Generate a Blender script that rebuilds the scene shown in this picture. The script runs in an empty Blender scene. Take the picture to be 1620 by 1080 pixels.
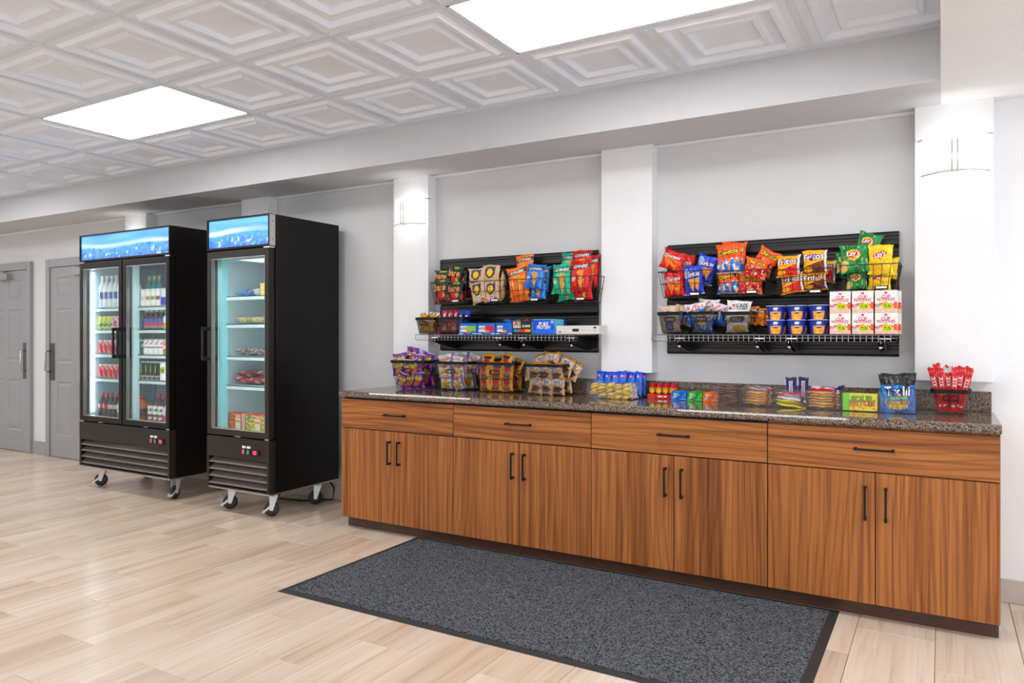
import bpy, bmesh, math, random
from mathutils import Vector, Matrix, Euler, noise

random.seed(7)
SC = bpy.context.scene
COL = SC.collection
PI = math.pi
R = math.radians

# ------------------------------------------------------------------ camera
cam_d = bpy.data.cameras.new('camera')
cam = bpy.data.objects.new('camera', cam_d)
COL.objects.link(cam)
cam.location = (0, 0, 1.272)
cam.rotation_euler = (R(90), 0, R(30.359))
cam_d.sensor_width = 36
cam_d.lens = 36 * 1160.93 / 1620
cam_d.shift_y = -11 / 1620
cam_d.clip_start = 0.05
SC.camera = cam

# ------------------------------------------------------------------ light and exposure
PANEL_POWER = 9.0        # luminous ceiling panels
SCONCE_POWER = 0.62
BULB_POWER = 0.55
LIGHTBOX_POWER = 0.95
LED_POWER = 10.0
world = bpy.data.worlds.new('daylight')
SC.world = world
world.use_nodes = True
_bg = world.node_tree.nodes['Background']
_bg.inputs[0].default_value = (0.90, 0.95, 1.0, 1)
_bg.inputs[1].default_value = 1.8
SC.view_settings.view_transform = 'Standard'
SC.view_settings.look = 'None'
SC.view_settings.gamma = 1
SC.view_settings.use_curve_mapping = False
SC.view_settings.exposure = 0.42

SC.cycles.max_bounces = 12
SC.cycles.transparent_max_bounces = 24
SC.cycles.use_denoising = True
SC.cycles.sample_clamp_indirect = 6


# ------------------------------------------------------------------ helpers
def lin(c):
    c = c / 255
    return c / 12.92 if c <= 0.04045 else ((c + 0.055) / 1.055) ** 2.4


def rgb(r, g=None, b=None):
    if g is None:
        r, g, b = r
    return (lin(r), lin(g), lin(b))


class MB:
    """collects geometry, then links it as ONE mesh object"""

    def __init__(self):
        self.v = []; self.f = []; self.m = []; self.s = []; self.c = {}

    def add(self, vs, fs, m=0, smooth=False, cols=None):
        o = len(self.v)
        self.v += [tuple(p) for p in vs]
        for f in fs:
            self.f.append(tuple(i + o for i in f)); self.m.append(m); self.s.append(smooth)
        if cols:
            for i, c in enumerate(cols):
                self.c[o + i] = c
        return self

    def box(self, x0, y0, z0, x1, y1, z1, m=0, col=None):
        vs = [(x0, y0, z0), (x1, y0, z0), (x1, y1, z0), (x0, y1, z0), (x0, y0, z1), (x1, y0, z1), (x1, y1, z1), (x0, y1, z1)]
        fs = [(0, 3, 2, 1), (4, 5, 6, 7), (0, 1, 5, 4), (1, 2, 6, 5), (2, 3, 7, 6), (3, 0, 4, 7)]
        return self.add(vs, fs, m, False, [col] * 8 if col else None)

    def tube(self, pts, r, n=8, m=0, col=None, cap=True):
        pts = [Vector(p) for p in pts]
        vs, fs = [], []
        up = None
        k = len(pts)
        for i, p in enumerate(pts):
            d = (pts[min(i + 1, k - 1)] - pts[max(i - 1, 0)]).normalized()
            if up is None:
                up = Vector((0, 0, 1)) if abs(d.z) < 0.9 else Vector((1, 0, 0))
            a = d.cross(up).normalized(); b = a.cross(d).normalized(); up = b
            rr = r[i] if isinstance(r, (list, tuple)) else r
            for j in range(n):
                t = 2 * PI * (j + .5) / n
                vs.append(p + a * math.cos(t) * rr + b * math.sin(t) * rr)
        for i in range(k - 1):
            for j in range(n):
                fs.append((i * n + j, i * n + (j + 1) % n, (i + 1) * n + (j + 1) % n, (i + 1) * n + j))
        if cap:
            fs.append(tuple(range(n - 1, -1, -1))); fs.append(tuple((k - 1) * n + j for j in range(n)))
        return self.add(vs, fs, m, n > 5, [col] * len(vs) if col else None)

    def lathe(self, prof, n=16, c=(0, 0, 0), m=0, colf=None, smooth=True, axis='z'):
        vs, fs, cs = [], [], []
        k = len(prof)
        for i, (r, z) in enumerate(prof):
            for j in range(n):
                t = 2 * PI * j / n
                a, b = r * math.cos(t), r * math.sin(t)
                if axis == 'z': p = (c[0] + a, c[1] + b, c[2] + z)
                elif axis == 'y': p = (c[0] + a, c[1] + z, c[2] + b)
                else: p = (c[0] + z, c[1] + a, c[2] + b)
                vs.append(p)
                if colf: cs.append(colf(t, z))
        for i in range(k - 1):
            for j in range(n):
                q = (i * n + j, i * n + (j + 1) % n, (i + 1) * n + (j + 1) % n, (i + 1) * n + j)
                fs.append(q if axis == 'z' or axis == 'x' else q[::-1])
        fs.append(tuple(range(n - 1, -1, -1))); fs.append(tuple((k - 1) * n + j for j in range(n)))
        return self.add(vs, fs, m, smooth, cs or None)

    def prism(self, poly, a0, a1, axis='y', m=0, col=None):
        """polygon of two coordinates extruded along the third"""
        def P(u, w, t):
            return {'y': (u, t, w), 'x': (t, u, w), 'z': (u, w, t)}[axis]
        n = len(poly)
        vs = [P(u, w, a0) for u, w in poly] + [P(u, w, a1) for u, w in poly]
        fs = [tuple(range(n)), tuple(range(2 * n - 1, n - 1, -1))]
        for i in range(n):
            j = (i + 1) % n
            fs.append((i, i + n, j + n, j))
        return self.add(vs, fs, m, False, [col] * len(vs) if col else None)

    def grid(self, nu, nv, pos, m=0, colf=None, smooth=True, flip=False, flat=False):
        """pos(u,v) for u,v in 0..1; flat=True gives every cell its own colour"""
        vs, fs, cs = [], [], []
        if flat:
            for i in range(nu):
                for j in range(nv):
                    c = colf((i + .5) / nu, (j + .5) / nv)
                    k = len(vs)
                    for a, b in ((0, 0), (1, 0), (1, 1), (0, 1)):
                        vs.append(pos((i + a) / nu, (j + b) / nv)); cs.append(c)
                    fs.append((k, k + 1, k + 2, k + 3) if not flip else (k + 3, k + 2, k + 1, k))
            return self.add(vs, fs, m, False, cs)
        for i in range(nu + 1):
            for j in range(nv + 1):
                vs.append(pos(i / nu, j / nv))
                if colf: cs.append(colf(i / nu, j / nv))
        for i in range(nu):
            for j in range(nv):
                q = (i * (nv + 1) + j, (i + 1) * (nv + 1) + j, (i + 1) * (nv + 1) + j + 1, i * (nv + 1) + j + 1)
                fs.append(q if not flip else q[::-1])
        return self.add(vs, fs, m, smooth, cs or None)

    def mesh(self, name, mats, fix=False):
        me = bpy.data.meshes.new(name)
        me.from_pydata(self.v, [], self.f)
        if not isinstance(mats, (list, tuple)): mats = [mats]
        for mt in mats: me.materials.append(mt)
        me.polygons.foreach_set('material_index', self.m)
        me.polygons.foreach_set('use_smooth', self.s)
        if self.c:
            at = me.attributes.new('print', 'FLOAT_COLOR', 'POINT')
            buf = []
            for i in range(len(self.v)):
                c = self.c.get(i, (0.8, 0.8, 0.8)); buf += [c[0], c[1], c[2], 1.0]
            at.data.foreach_set('color', buf)
        if fix:
            bm = bmesh.new(); bm.from_mesh(me)
            bmesh.ops.recalc_face_normals(bm, faces=bm.faces); bm.to_mesh(me); bm.free()
        me.update()
        return me

    def build(self, name, mats, parent=None, loc=(0, 0, 0), rot=(0, 0, 0), fix=False):
        return link(name, self.mesh(name, mats, fix), parent, loc, rot)


def link(name, me, parent=None, loc=(0, 0, 0), rot=(0, 0, 0)):
    o = bpy.data.objects.new(name, me)
    COL.objects.link(o)
    o.location = loc; o.rotation_euler = rot
    if parent is not None: o.parent = parent
    return o


def bevel(o, w=0.003, seg=2):
    md = o.modifiers.new('edge', 'BEVEL'); md.width = w; md.segments = seg; md.limit_method = 'ANGLE'
    md.harden_normals = False
    return o


def tag(o, label=None, cat=None, group=None, kind=None):
    if label: o['label'] = label
    if cat: o['category'] = cat
    if group: o['group'] = group
    if kind: o['kind'] = kind
    return o


def thing(name, label, cat, loc=(0, 0, 0), rot=(0, 0, 0), group=None, kind=None):
    o = link(name, None, None, loc, rot)
    o.empty_display_size = 0.05
    return tag(o, label, cat, group, kind)


def clone(o, parent=None):
    c = o.copy(); COL.objects.link(c)
    if parent is not None: c.parent = parent
    for ch in list(o.children):
        d = ch.copy(); COL.objects.link(d); d.parent = c
        for g in list(ch.children):
            e = g.copy(); COL.objects.link(e); e.parent = d
    return c


ORD = ['first', 'second', 'third', 'fourth', 'fifth', 'sixth', 'seventh', 'eighth', 'ninth', 'tenth', 'eleventh', 'twelfth']


# ------------------------------------------------------------------ materials
MATS = {}


def new_mat(name):
    m = bpy.data.materials.new(name); m.use_nodes = True
    nt = m.node_tree; b = nt.nodes['Principled BSDF']
    MATS[name] = m
    return m, nt, b


def node(nt, t, ins=None, **kw):
    n = nt.nodes.new(t)
    for k, v in kw.items(): setattr(n, k, v)
    for k, v in (ins or {}).items():
        if hasattr(v, 'is_output') or isinstance(v, bpy.types.NodeSocket): nt.links.new(v, n.inputs[k])
        else: n.inputs[k].default_value = v
    return n


def ramp(nt, fac, stops, interp='LINEAR'):
    n = nt.nodes.new('ShaderNodeValToRGB'); n.color_ramp.interpolation = interp
    el = n.color_ramp.elements
    while len(el) < len(stops): el.new(0.5)
    for e, (p, c) in zip(el, stops):
        e.position = p; e.color = (c[0], c[1], c[2], 1)
    nt.links.new(fac, n.inputs[0])
    return n.outputs[0]


def mixc(nt, a, b, fac, mode='MIX'):
    n = nt.nodes.new('ShaderNodeMix'); n.data_type = 'RGBA'; n.blend_type = mode
    for s, v in ((n.inputs[6], a), (n.inputs[7], b), (n.inputs[0], fac)):
        if isinstance(v, bpy.types.NodeSocket): nt.links.new(v, s)
        elif isinstance(v, tuple): s.default_value = (*v, 1)
        else: s.default_value = v
    return n.outputs[2]


def plain(name, c, rough=0.5, metal=0.0, spec=0.5, var=0.04, bump=0.0, bscale=200, coat=0.0):
    m, nt, b = new_mat(name)
    tc = node(nt, 'ShaderNodeTexCoord')
    nz = node(nt, 'ShaderNodeTexNoise', {'Vector': tc.outputs['Object'], 'Scale': 9.0, 'Detail': 3.0})
    lo = tuple(x * (1 - var) for x in c); hi = tuple(min(1, x * (1 + var)) for x in c)
    nt.links.new(ramp(nt, nz.outputs[0], [(0.3, lo), (0.7, hi)]), b.inputs['Base Color'])
    b.inputs['Roughness'].default_value = rough; b.inputs['Metallic'].default_value = metal
    b.inputs['Specular IOR Level'].default_value = spec
    if coat: b.inputs['Coat Weight'].default_value = coat; b.inputs['Coat Roughness'].default_value = 0.05
    if bump:
        n2 = node(nt, 'ShaderNodeTexNoise', {'Vector': tc.outputs['Object'], 'Scale': float(bscale), 'Detail': 2.0})
        bp = node(nt, 'ShaderNodeBump', {'Height': n2.outputs[0], 'Strength': bump, 'Distance': 0.002})
        nt.links.new(bp.outputs[0], b.inputs['Normal'])
    return m


def emit(name, c, strength):
    m, nt, b = new_mat(name)
    b.inputs['Base Color'].default_value = (*[x * .5 for x in c], 1)
    b.inputs['Emission Color'].default_value = (*c, 1); b.inputs['Emission Strength'].default_value = strength
    return m


def printed(name, rough=0.35, metal=0.0, emis=0.0, coat=0.0, crumple=0.0, spec=0.5):
    """flat print: colour comes from the mesh's own print attribute"""
    m, nt, b = new_mat(name)
    at = node(nt, 'ShaderNodeAttribute', attribute_name='print')
    nt.links.new(at.outputs['Color'], b.inputs['Base Color'])
    b.inputs['Roughness'].default_value = rough; b.inputs['Metallic'].default_value = metal; b.inputs['Specular IOR Level'].default_value = spec
    if coat: b.inputs['Coat Weight'].default_value = coat; b.inputs['Coat Roughness'].default_value = 0.1
    if emis:
        b.inputs['Base Color'].default_value = (0.02, 0.03, 0.05, 1); nt.links.remove(b.inputs['Base Color'].links[0])
        nt.links.new(at.outputs['Color'], b.inputs['Emission Color']); b.inputs['Emission Strength'].default_value = emis
    if crumple:
        tc = node(nt, 'ShaderNodeTexCoord')
        nz = node(nt, 'ShaderNodeTexNoise', {'Vector': tc.outputs['Object'], 'Scale': 28.0, 'Detail': 2.0, 'Distortion': 1.2})
        bp = node(nt, 'ShaderNodeBump', {'Height': nz.outputs[0], 'Strength': crumple, 'Distance': 0.012})
        nt.links.new(bp.outputs[0], b.inputs['Normal'])
    return m


def clear(name, tint=(0.97, 0.98, 0.98), gloss=0.1, rough=0.02, body=0.0, bodyc=(0.1, 0.1, 0.1)):
    """thin clear sheet: see-through with a sharp reflection that grows at grazing angles"""
    m, nt, b = new_mat(name)
    nt.nodes.remove(b)
    out = nt.nodes['Material Output']
    tr = node(nt, 'ShaderNodeBsdfTransparent', {'Color': (*tint, 1)})
    gl = node(nt, 'ShaderNodeBsdfGlossy', {'Roughness': rough, 'Color': (1, 1, 1, 1)})
    lw = node(nt, 'ShaderNodeLayerWeight', {'Blend': 0.5})
    p5 = node(nt, 'ShaderNodeMath', {0: lw.outputs['Facing'], 1: 5.0}, operation='POWER')
    fr = node(nt, 'ShaderNodeMath', {0: p5.outputs[0], 1: 0.95, 2: 0.04}, operation='MULTIPLY_ADD')
    mul = node(nt, 'ShaderNodeMath', {0: fr.outputs[0], 1: gloss}, operation='MULTIPLY')
    s = node(nt, 'ShaderNodeMixShader', {0: mul.outputs[0], 1: tr.outputs[0], 2: gl.outputs[0]}).outputs[0]
    if body:
        df = node(nt, 'ShaderNodeBsdfPrincipled', {'Base Color': (*bodyc, 1), 'Roughness': 0.3})
        s = node(nt, 'ShaderNodeMixShader', {0: body, 1: s, 2: df.outputs[0]}).outputs[0]
    nt.links.new(s, out.inputs[0])
    return m


def wood(name, along):
    m, nt, b = new_mat(name)
    tc = node(nt, 'ShaderNodeTexCoord'); oi = node(nt, 'ShaderNodeObjectInfo')
    off = node(nt, 'ShaderNodeVectorMath', {0: oi.outputs['Random'], 1: (37.0, 11.0, 53.0)}, operation='MULTIPLY')
    pos = node(nt, 'ShaderNodeVectorMath', {0: tc.outputs['Object'], 1: off.outputs[0]}, operation='ADD')
    def mp(al, ac):
        sc = (ac, ac, al) if along == 'z' else (al, ac, ac)
        return node(nt, 'ShaderNodeVectorMath', {0: pos.outputs[0], 1: sc}, operation='MULTIPLY').outputs[0]
    sp = node(nt, 'ShaderNodeSeparateXYZ', {0: pos.outputs[0]})
    across = sp.outputs[0] if along == 'z' else sp.outputs[2]
    warp = node(nt, 'ShaderNodeTexNoise', {'Vector': mp(0.8, 3.2), 'Scale': 1.0, 'Detail': 1.0})
    band = node(nt, 'ShaderNodeTexNoise', {'Vector': mp(0.5, 17.0), 'Scale': 1.0, 'Detail': 4.0, 'Roughness': 0.65, 'Distortion': 0.4})
    line = node(nt, 'ShaderNodeTexNoise', {'Vector': mp(1.1, 95.0), 'Scale': 1.0, 'Detail': 3.0, 'Roughness': 0.6, 'Distortion': 0.2})
    # growth rings: distance across the board, bent by the slow warp, folds into cathedral figure
    s1 = node(nt, 'ShaderNodeMath', {0: across, 1: 170.0}, operation='MULTIPLY')
    s2 = node(nt, 'ShaderNodeMath', {0: warp.outputs[0], 1: 34.0, 2: s1.outputs[0]}, operation='MULTIPLY_ADD')
    ring = node(nt, 'ShaderNodeMath', {0: s2.outputs[0]}, operation='SINE')
    c1 = ramp(nt, band.outputs[0], [(0.28, rgb(112, 62, 27)), (0.44, rgb(152, 91, 43)), (0.58, rgb(176, 112, 58)), (0.78, rgb(140, 82, 38))])
    c2 = ramp(nt, line.outputs[0], [(0.34, (0.40, 0.33, 0.29)), (0.50, (0.95, 0.94, 0.93)), (0.7, (1, 1, 1))])
    c3 = ramp(nt, ring.outputs[0], [(0.35, (1, 1, 1)), (0.85, (0.60, 0.50, 0.44)), (1.0, (0.52, 0.42, 0.36))])
    c = mixc(nt, c1, c2, 0.7, 'MULTIPLY')
    c = mixc(nt, c, c3, 0.5, 'MULTIPLY')
    nt.links.new(c, b.inputs['Base Color'])
    b.inputs['Roughness'].default_value = 0.42; b.inputs['Specular IOR Level'].default_value = 0.35
    return m


def granite():
    m, nt, b = new_mat('granite')
    tc = node(nt, 'ShaderNodeTexCoord')
    v = node(nt, 'ShaderNodeTexVoronoi', {'Vector': tc.outputs['Object'], 'Scale': 330.0, 'Randomness': 1.0})
    n = node(nt, 'ShaderNodeTexNoise', {'Vector': tc.outputs['Object'], 'Scale': 190.0, 'Detail': 4.0, 'Roughness': 0.75})
    sep = node(nt, 'ShaderNodeSeparateColor', {0: v.outputs['Color']})
    mx = node(nt, 'ShaderNodeMath', {0: sep.outputs[0], 1: n.outputs[0]}, operation='ADD')
    c = ramp(nt, mx.outputs[0], [(0.50, rgb(20, 16, 14)), (0.80, rgb(50, 41, 36)), (1.05, rgb(80, 66, 57)), (1.3, rgb(140, 120, 106))])
    nt.links.new(c, b.inputs['Base Color'])
    b.inputs['Roughness'].default_value = 0.05
    b.inputs['Specular IOR Level'].default_value = 0.5
    return m


def stone_tile():
    m, nt, b = new_mat('travertine_tile')
    tc = node(nt, 'ShaderNodeTexCoord'); oi = node(nt, 'ShaderNodeObjectInfo')
    off = node(nt, 'ShaderNodeVectorMath', {0: oi.outputs['Random'], 1: (61.0, 17.0, 5.0)}, operation='MULTIPLY')
    pos = node(nt, 'ShaderNodeVectorMath', {0: tc.outputs['Object'], 1: off.outputs[0]}, operation='ADD')
    def mp(ac, al): return node(nt, 'ShaderNodeVectorMath', {0: pos.outputs[0], 1: (ac, al, 1.0)}, operation='MULTIPLY').outputs[0]
    wide = node(nt, 'ShaderNodeTexNoise', {'Vector': mp(7.0, 0.55), 'Scale': 1.0, 'Detail': 2.0, 'Distortion': 0.5})
    fine = node(nt, 'ShaderNodeTexNoise', {'Vector': mp(46.0, 1.5), 'Scale': 1.0, 'Detail': 3.0, 'Distortion': 0.6})
    c1 = ramp(nt, wide.outputs[0], [(0.3, rgb(196, 175, 156)), (0.5, rgb(211, 194, 177)), (0.72, rgb(220, 207, 194))])
    c2 = ramp(nt, fine.outputs[0], [(0.3, (0.78, 0.72, 0.67)), (0.45, (0.95, 0.93, 0.91)), (0.62, (1.0, 1.0, 1.0))])
    c = mixc(nt, c1, c2, 0.8, 'MULTIPLY')
    tint = ramp(nt, oi.outputs['Random'], [(0.0, (0.93, 0.92, 0.9)), (0.5, (1, 0.99, 0.985)), (1.0, (1.0, 0.965, 0.93))])
    c = mixc(nt, c, tint, 0.9, 'MULTIPLY')
    nt.links.new(c, b.inputs['Base Color'])
    b.inputs['Roughness'].default_value = 0.24
    b.inputs['Specular IOR Level'].default_value = 0.4
    return m


def carpet():
    m, nt, b = new_mat('carpet_fibre')
    tc = node(nt, 'ShaderNodeTexCoord')
    n1 = node(nt, 'ShaderNodeTexNoise', {'Vector': tc.outputs['Object'], 'Scale': 230.0, 'Detail': 3.0, 'Roughness': 0.8})
    st = node(nt, 'ShaderNodeVectorMath', {0: tc.outputs['Object'], 1: (120.0, 330.0, 60.0)}, operation='MULTIPLY')
    n2 = node(nt, 'ShaderNodeTexNoise', {'Vector': st.outputs[0], 'Scale': 1.0, 'Detail': 1.0})
    mx = node(nt, 'ShaderNodeMath', {0: n1.outputs[0], 1: n2.outputs[0]}, operation='ADD')
    c = ramp(nt, mx.outputs[0], [(0.80, rgb(15, 16, 19)), (1.04, rgb(29, 31, 36)), (1.18, rgb(48, 51, 57)), (1.36, rgb(112, 116, 122))])
    nt.links.new(c, b.inputs['Base Color'])
    b.inputs['Roughness'].default_value = 0.95; b.inputs['Specular IOR Level'].default_value = 0.1
    bp = node(nt, 'ShaderNodeBump', {'Height': mx.outputs[0], 'Strength': 0.6, 'Distance': 0.004})
    nt.links.new(bp.outputs[0], b.inputs['Normal'])
    return m


WALL = plain('wall_paint', rgb(212, 214, 217), 0.7, var=0.012, bump=0.06, bscale=320)
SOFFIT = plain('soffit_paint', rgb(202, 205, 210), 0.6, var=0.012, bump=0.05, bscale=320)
PIER = plain('pier_paint', rgb(236, 238, 242), 0.65, var=0.01, bump=0.05, bscale=320)
CEIL = plain('ceiling_tile_white', rgb(232, 239, 250), 0.5, var=0.01)
BAR = plain('grid_white', rgb(218, 225, 236), 0.4, var=0.01)
DOOR = plain('door_grey', rgb(150, 151, 154), 0.45, var=0.015)
BASE = plain('base_stone', rgb(188, 178, 168), 0.4, var=0.08)
TILE = stone_tile()
GROUT = plain('grout', rgb(146, 128, 112), 0.85, var=0.05)
WOODV = wood('walnut_upright', 'z')
WOODH = wood('walnut_level', 'x')
TOE = plain('dark_wood', rgb(74, 46, 32), 0.4, var=0.2)
EDGE = plain('wood_edge', rgb(150, 96, 56), 0.45, var=0.1)
GRANITE = granite()
CARPET = carpet()
RUBBER = plain('black_rubber', rgb(40, 41, 44), 0.6, var=0.08)
BLACK = plain('black_enamel', rgb(15, 13, 12), 0.36, var=0.06, spec=0.25)
BLACKM = plain('black_matt', rgb(13, 12, 12), 0.5, var=0.08, spec=0.3)
GRILLE = plain('grille_brown', rgb(36, 31, 27), 0.4, var=0.05, spec=0.3)
BLADE = plain('blade_lit_taupe', rgb(104, 94, 88), 0.36, var=0.05)  # lighter than the fascia: the light blades catch is put into the colour
FREEZIN = plain('freezer_liner', rgb(206, 226, 230), 0.4, var=0.01)
SLATM = plain('slat_black', rgb(17, 16, 16), 0.3, var=0.05, spec=0.5)
CHROME = plain('chrome', rgb(205, 205, 206), 0.2, metal=1.0, var=0.03)
STEEL = plain('brushed_steel', rgb(188, 186, 182), 0.32, metal=1.0, var=0.05)
WIRE = plain('wire_zinc', rgb(176, 178, 182), 0.3, metal=0.85, var=0.03)
WIREB = plain('wire_black', rgb(16, 16, 17), 0.4, var=0.03)
DARKPLATE = plain('dark_bronze', rgb(88, 86, 84), 0.4, metal=0.6, var=0.04)
WHITEIN = plain('cooler_liner', rgb(160, 194, 206), 0.4, var=0.01)
SHELF = plain('cooler_shelf', rgb(206, 236, 238), 0.35, var=0.01)
TEAL = plain('teal_liner', rgb(140, 214, 220), 0.4, var=0.02)
GLASS = clear('door_glass', (0.96, 0.985, 0.985), 0.9, 0.01)
ACRYL = clear('acrylic', (0.98, 0.985, 0.99), 0.9, 0.02)
SMOKE = clear('smoke_plastic', (0.90, 0.90, 0.90), 0.7, 0.08, body=0.12, bodyc=rgb(60, 60, 62))
SMOKED = clear('smoke_plastic_dark', (0.80, 0.80, 0.81), 0.7, 0.12, body=0.36, bodyc=rgb(16, 17, 19))
PETCL = clear('bottle_plastic', (0.93, 0.97, 0.98), 0.9, 0.03, body=0.10, bodyc=rgb(190, 210, 215))
FOIL = printed('printed_film', 0.24, crumple=0.8)
ZINC = plain('zinc_plate', rgb(214, 216, 220), 0.35, metal=0.45, var=0.04)
CARD = printed('printed_card', 0.4, spec=0.35)
INK = printed('ink', 0.4, spec=0.35)
LIGHTBOX = printed('lightbox_print', 0.4, emis=LIGHTBOX_POWER)
LABEL = printed('printed_can', 0.3, spec=0.25)
PANELM = emit('ceiling_panel', (1.0, 0.99, 0.978), PANEL_POWER)
SCONCEM = emit('sconce_glass', (1.0, 0.985, 0.955), SCONCE_POWER)
LEDM = emit('led_white', (0.9, 0.98, 1.0), LED_POWER)
LEDRED = emit('display_red', (1.0, 0.03, 0.08), 1.2)
SWRED = plain('switch_red', rgb(214, 92, 92), 0.4)
SWGREEN = plain('switch_green', rgb(70, 150, 126), 0.4)
PAPER = plain('paper_white', rgb(232, 230, 226), 0.6)

# ================================================================== STRUCTURE
WY = 4.20            # wall plane
PY = 4.107           # face of the piers
XL, XR, YF = -11.2, 5.2, -3.2
ZC = 2.60            # ceiling grid height


def struct(o, label=None):
    return tag(o, label, None, None, 'structure')


# ---- floor: slab with one object per tile, running bond
floor = struct(MB().box(XL, YF, -0.14, XR, 4.5, -0.004).build('floor', GROUT), 'pale striated stone tile floor laid in running bond')
TX, TL = 0.2972, 0.592
tile_me = None


def tile_mesh(w, l):
    g = 0.0012; e = 0.0016
    m = MB()
    a, b_ = w / 2 - g, l / 2 - g
    top = [(-a + e, -b_ + e, 0), (a - e, -b_ + e, 0), (a - e, b_ - e, 0), (-a + e, b_ - e, 0)]
    mid = [(-a, -b_, -e), (a, -b_, -e), (a, b_, -e), (-a, b_, -e)]
    bot = [(x, y, -0.008) for x, y, _ in mid]
    m.add(top + mid + bot, [(0, 1, 2, 3)] + [(i, i + 4, (i + 1) % 4 + 4, (i + 1) % 4) for i in range(4)] + [(i + 4, i + 8, (i + 1) % 4 + 8, (i + 1) % 4 + 4) for i in range(4)])
    return m.mesh('tile', TILE)


tile_me = tile_mesh(TX, TL)
_spots = []
for k in range(-17, 38):
    xc = -0.0235 - TX * k - TX / 2
    phase = 1.728 if (k % 2 == 0) else 2.022
    for j in range(-9, 5):
        yc = phase + TL * j + TL / 2
        if XL < xc < XR and YF < yc < WY + 0.2:
            _spots.append((xc, yc))


def _shown(p):
    # distance along the view and sideways: keep the tiles a standing visitor sees largest
    w = -p[0] * 0.5054 + p[1] * 0.8629; s = p[0] * 0.8629 + p[1] * 0.5054
    if w < 0.9: return 99 + abs(s)
    return w + max(0, abs(s) / w - 0.74) * 60


_spots.sort(key=_shown)
for x, y in _spots[:300]:
    link('tile', tile_me, floor, (x, y, 0))
_rest = MB()
for x, y in _spots[300:]:
    a, b_ = TX / 2 - .0012, TL / 2 - .0012
    _rest.box(x - a, y - b_, -0.008, x + a, y + b_, 0)
tag(_rest.build('tile_field', TILE, floor), kind='stuff')

# ---- walls
wall = struct(MB().box(XL, WY, 0, 0.05, WY + 0.15, 2.75).build('wall_back', WALL), 'light grey painted back wall behind the coolers and counter')
struct(MB().box(0.05, WY, 0, XR, WY + 0.15, 2.75).build('wall_near', PIER), 'white painted wall past the end of the counter')
struct(MB().box(XL - .15, YF, 0, XL, WY + .15, 2.75).build('wall_left', WALL), 'light grey end wall beyond the grey doors')
struct(MB().box(XL, YF - .15, 0, 1.2, YF, 2.75).build('wall_front', PIER), 'white lobby wall facing the counter')

# ---- soffit along the back wall, its underside dropping slightly to the front
def soffit():
    m = MB()
    prof = [(3.652, 2.364), (WY, 2.388), (WY, 2.72), (3.652, 2.72)]
    m.prism(prof, XL, -0.004, 'x')
    return m.build('trim_1', SOFFIT, fix=True)


struct(soffit(), 'white dropped soffit running along the back wall')
struct(MB().prism([(YF, 2.364), (3.652, 2.364), (WY, 2.388), (WY, 2.72), (YF, 2.72)], -0.004, 0.66, 'x').build('trim_2', PIER, fix=True), 'deep white bulkhead over the counter end')
# shadow-gap reveal strips where recesses meet the soffit
n = 3
for xa, xb in ((XL, -6.61), (-6.29, -5.0), (-4.68, -3.39), (-3.08, -1.78), (-1.459, -0.115)):
    struct(MB().box(xa + .002, WY - 0.03, 2.372, xb - .002, WY - 0.001, 2.386).build('trim_%d' % n, PIER), 'thin white strip at the top of a wall recess'); n += 1
# piers that stop short of the counter
for (xa, xb), lb in (((-6.61, -6.29), 'white pier behind the two-door cooler'), ((-5.0, -4.68), 'white pier behind the single-door freezer'),
                     ((-3.39, -3.08), 'white pier with a sconce beside the freezer'), ((-1.78, -1.459), 'plain white pier between the two snack walls'),
                     ((-0.115, 0.211), 'white pier with a sconce at the counter end')):
    struct(bevel(MB().box(xa, PY, 1.047, xb, WY, 2.386).build('trim_%d' % n, PIER), 0.003), lb); n += 1

# ---- baseboards
def base(name, xa, xb, mat, z=0.12, d=0.014, lb=''):
    return struct(bevel(MB().box(xa, WY - d, 0, xb, WY, z).build(name, mat), 0.003), lb)


base('baseboard_back', -8.41, -8.15, DOOR, 0.138, 0.016, 'grey painted baseboard between the two grey doors')
base('baseboard_middle', -7.0, -3.42, BASE, 0.12, 0.014, 'beige stone baseboard behind the coolers')
base('baseboard_right', 0.205, XR, BASE, 0.112, 0.014, 'beige stone baseboard past the counter')

# ---- ceiling: plaster deck, T-grid and one object per embossed tile
ceil = struct(MB().box(XL, YF, 2.66, XR, 3.7, 2.76).build('ceiling', CEIL), 'white suspended ceiling of embossed square tiles')
CW = 0.61
GX0, GY0 = -1.745, 3.632
lights = []
for xi in range(-15, 6, 5):
    lights.append((xi, 1)); lights.append((xi, 5)); lights.append((xi, 9))


def ceiling_tile():
    w = CW / 2 - 0.012
    prof = [(0, 0), (.040, 0), (.052, -.016), (.070, -.017), (.080, .006), (.125, .008), (.137, -.009), (.153, -.010), (.163, .013), (.175, .015)]
    vs, fs = [], []
    for d, z in prof:
        a = w - d
        vs += [(-a, -a, z), (a, -a, z), (a, a, z), (-a, a, z)]
    for i in range(len(prof) - 1):
        for j in range(4):
            fs.append((i * 4 + j, i * 4 + (j + 1) % 4, i * 4 + 4 + (j + 1) % 4, i * 4 + 4 + j)[::-1])
    k = (len(prof) - 1) * 4
    fs.append((k + 3, k + 2, k + 1, k))
    # small chamfered ends where the raised bars meet
    return MB().add(vs, fs).mesh('ceiling_tile', CEIL)


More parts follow.
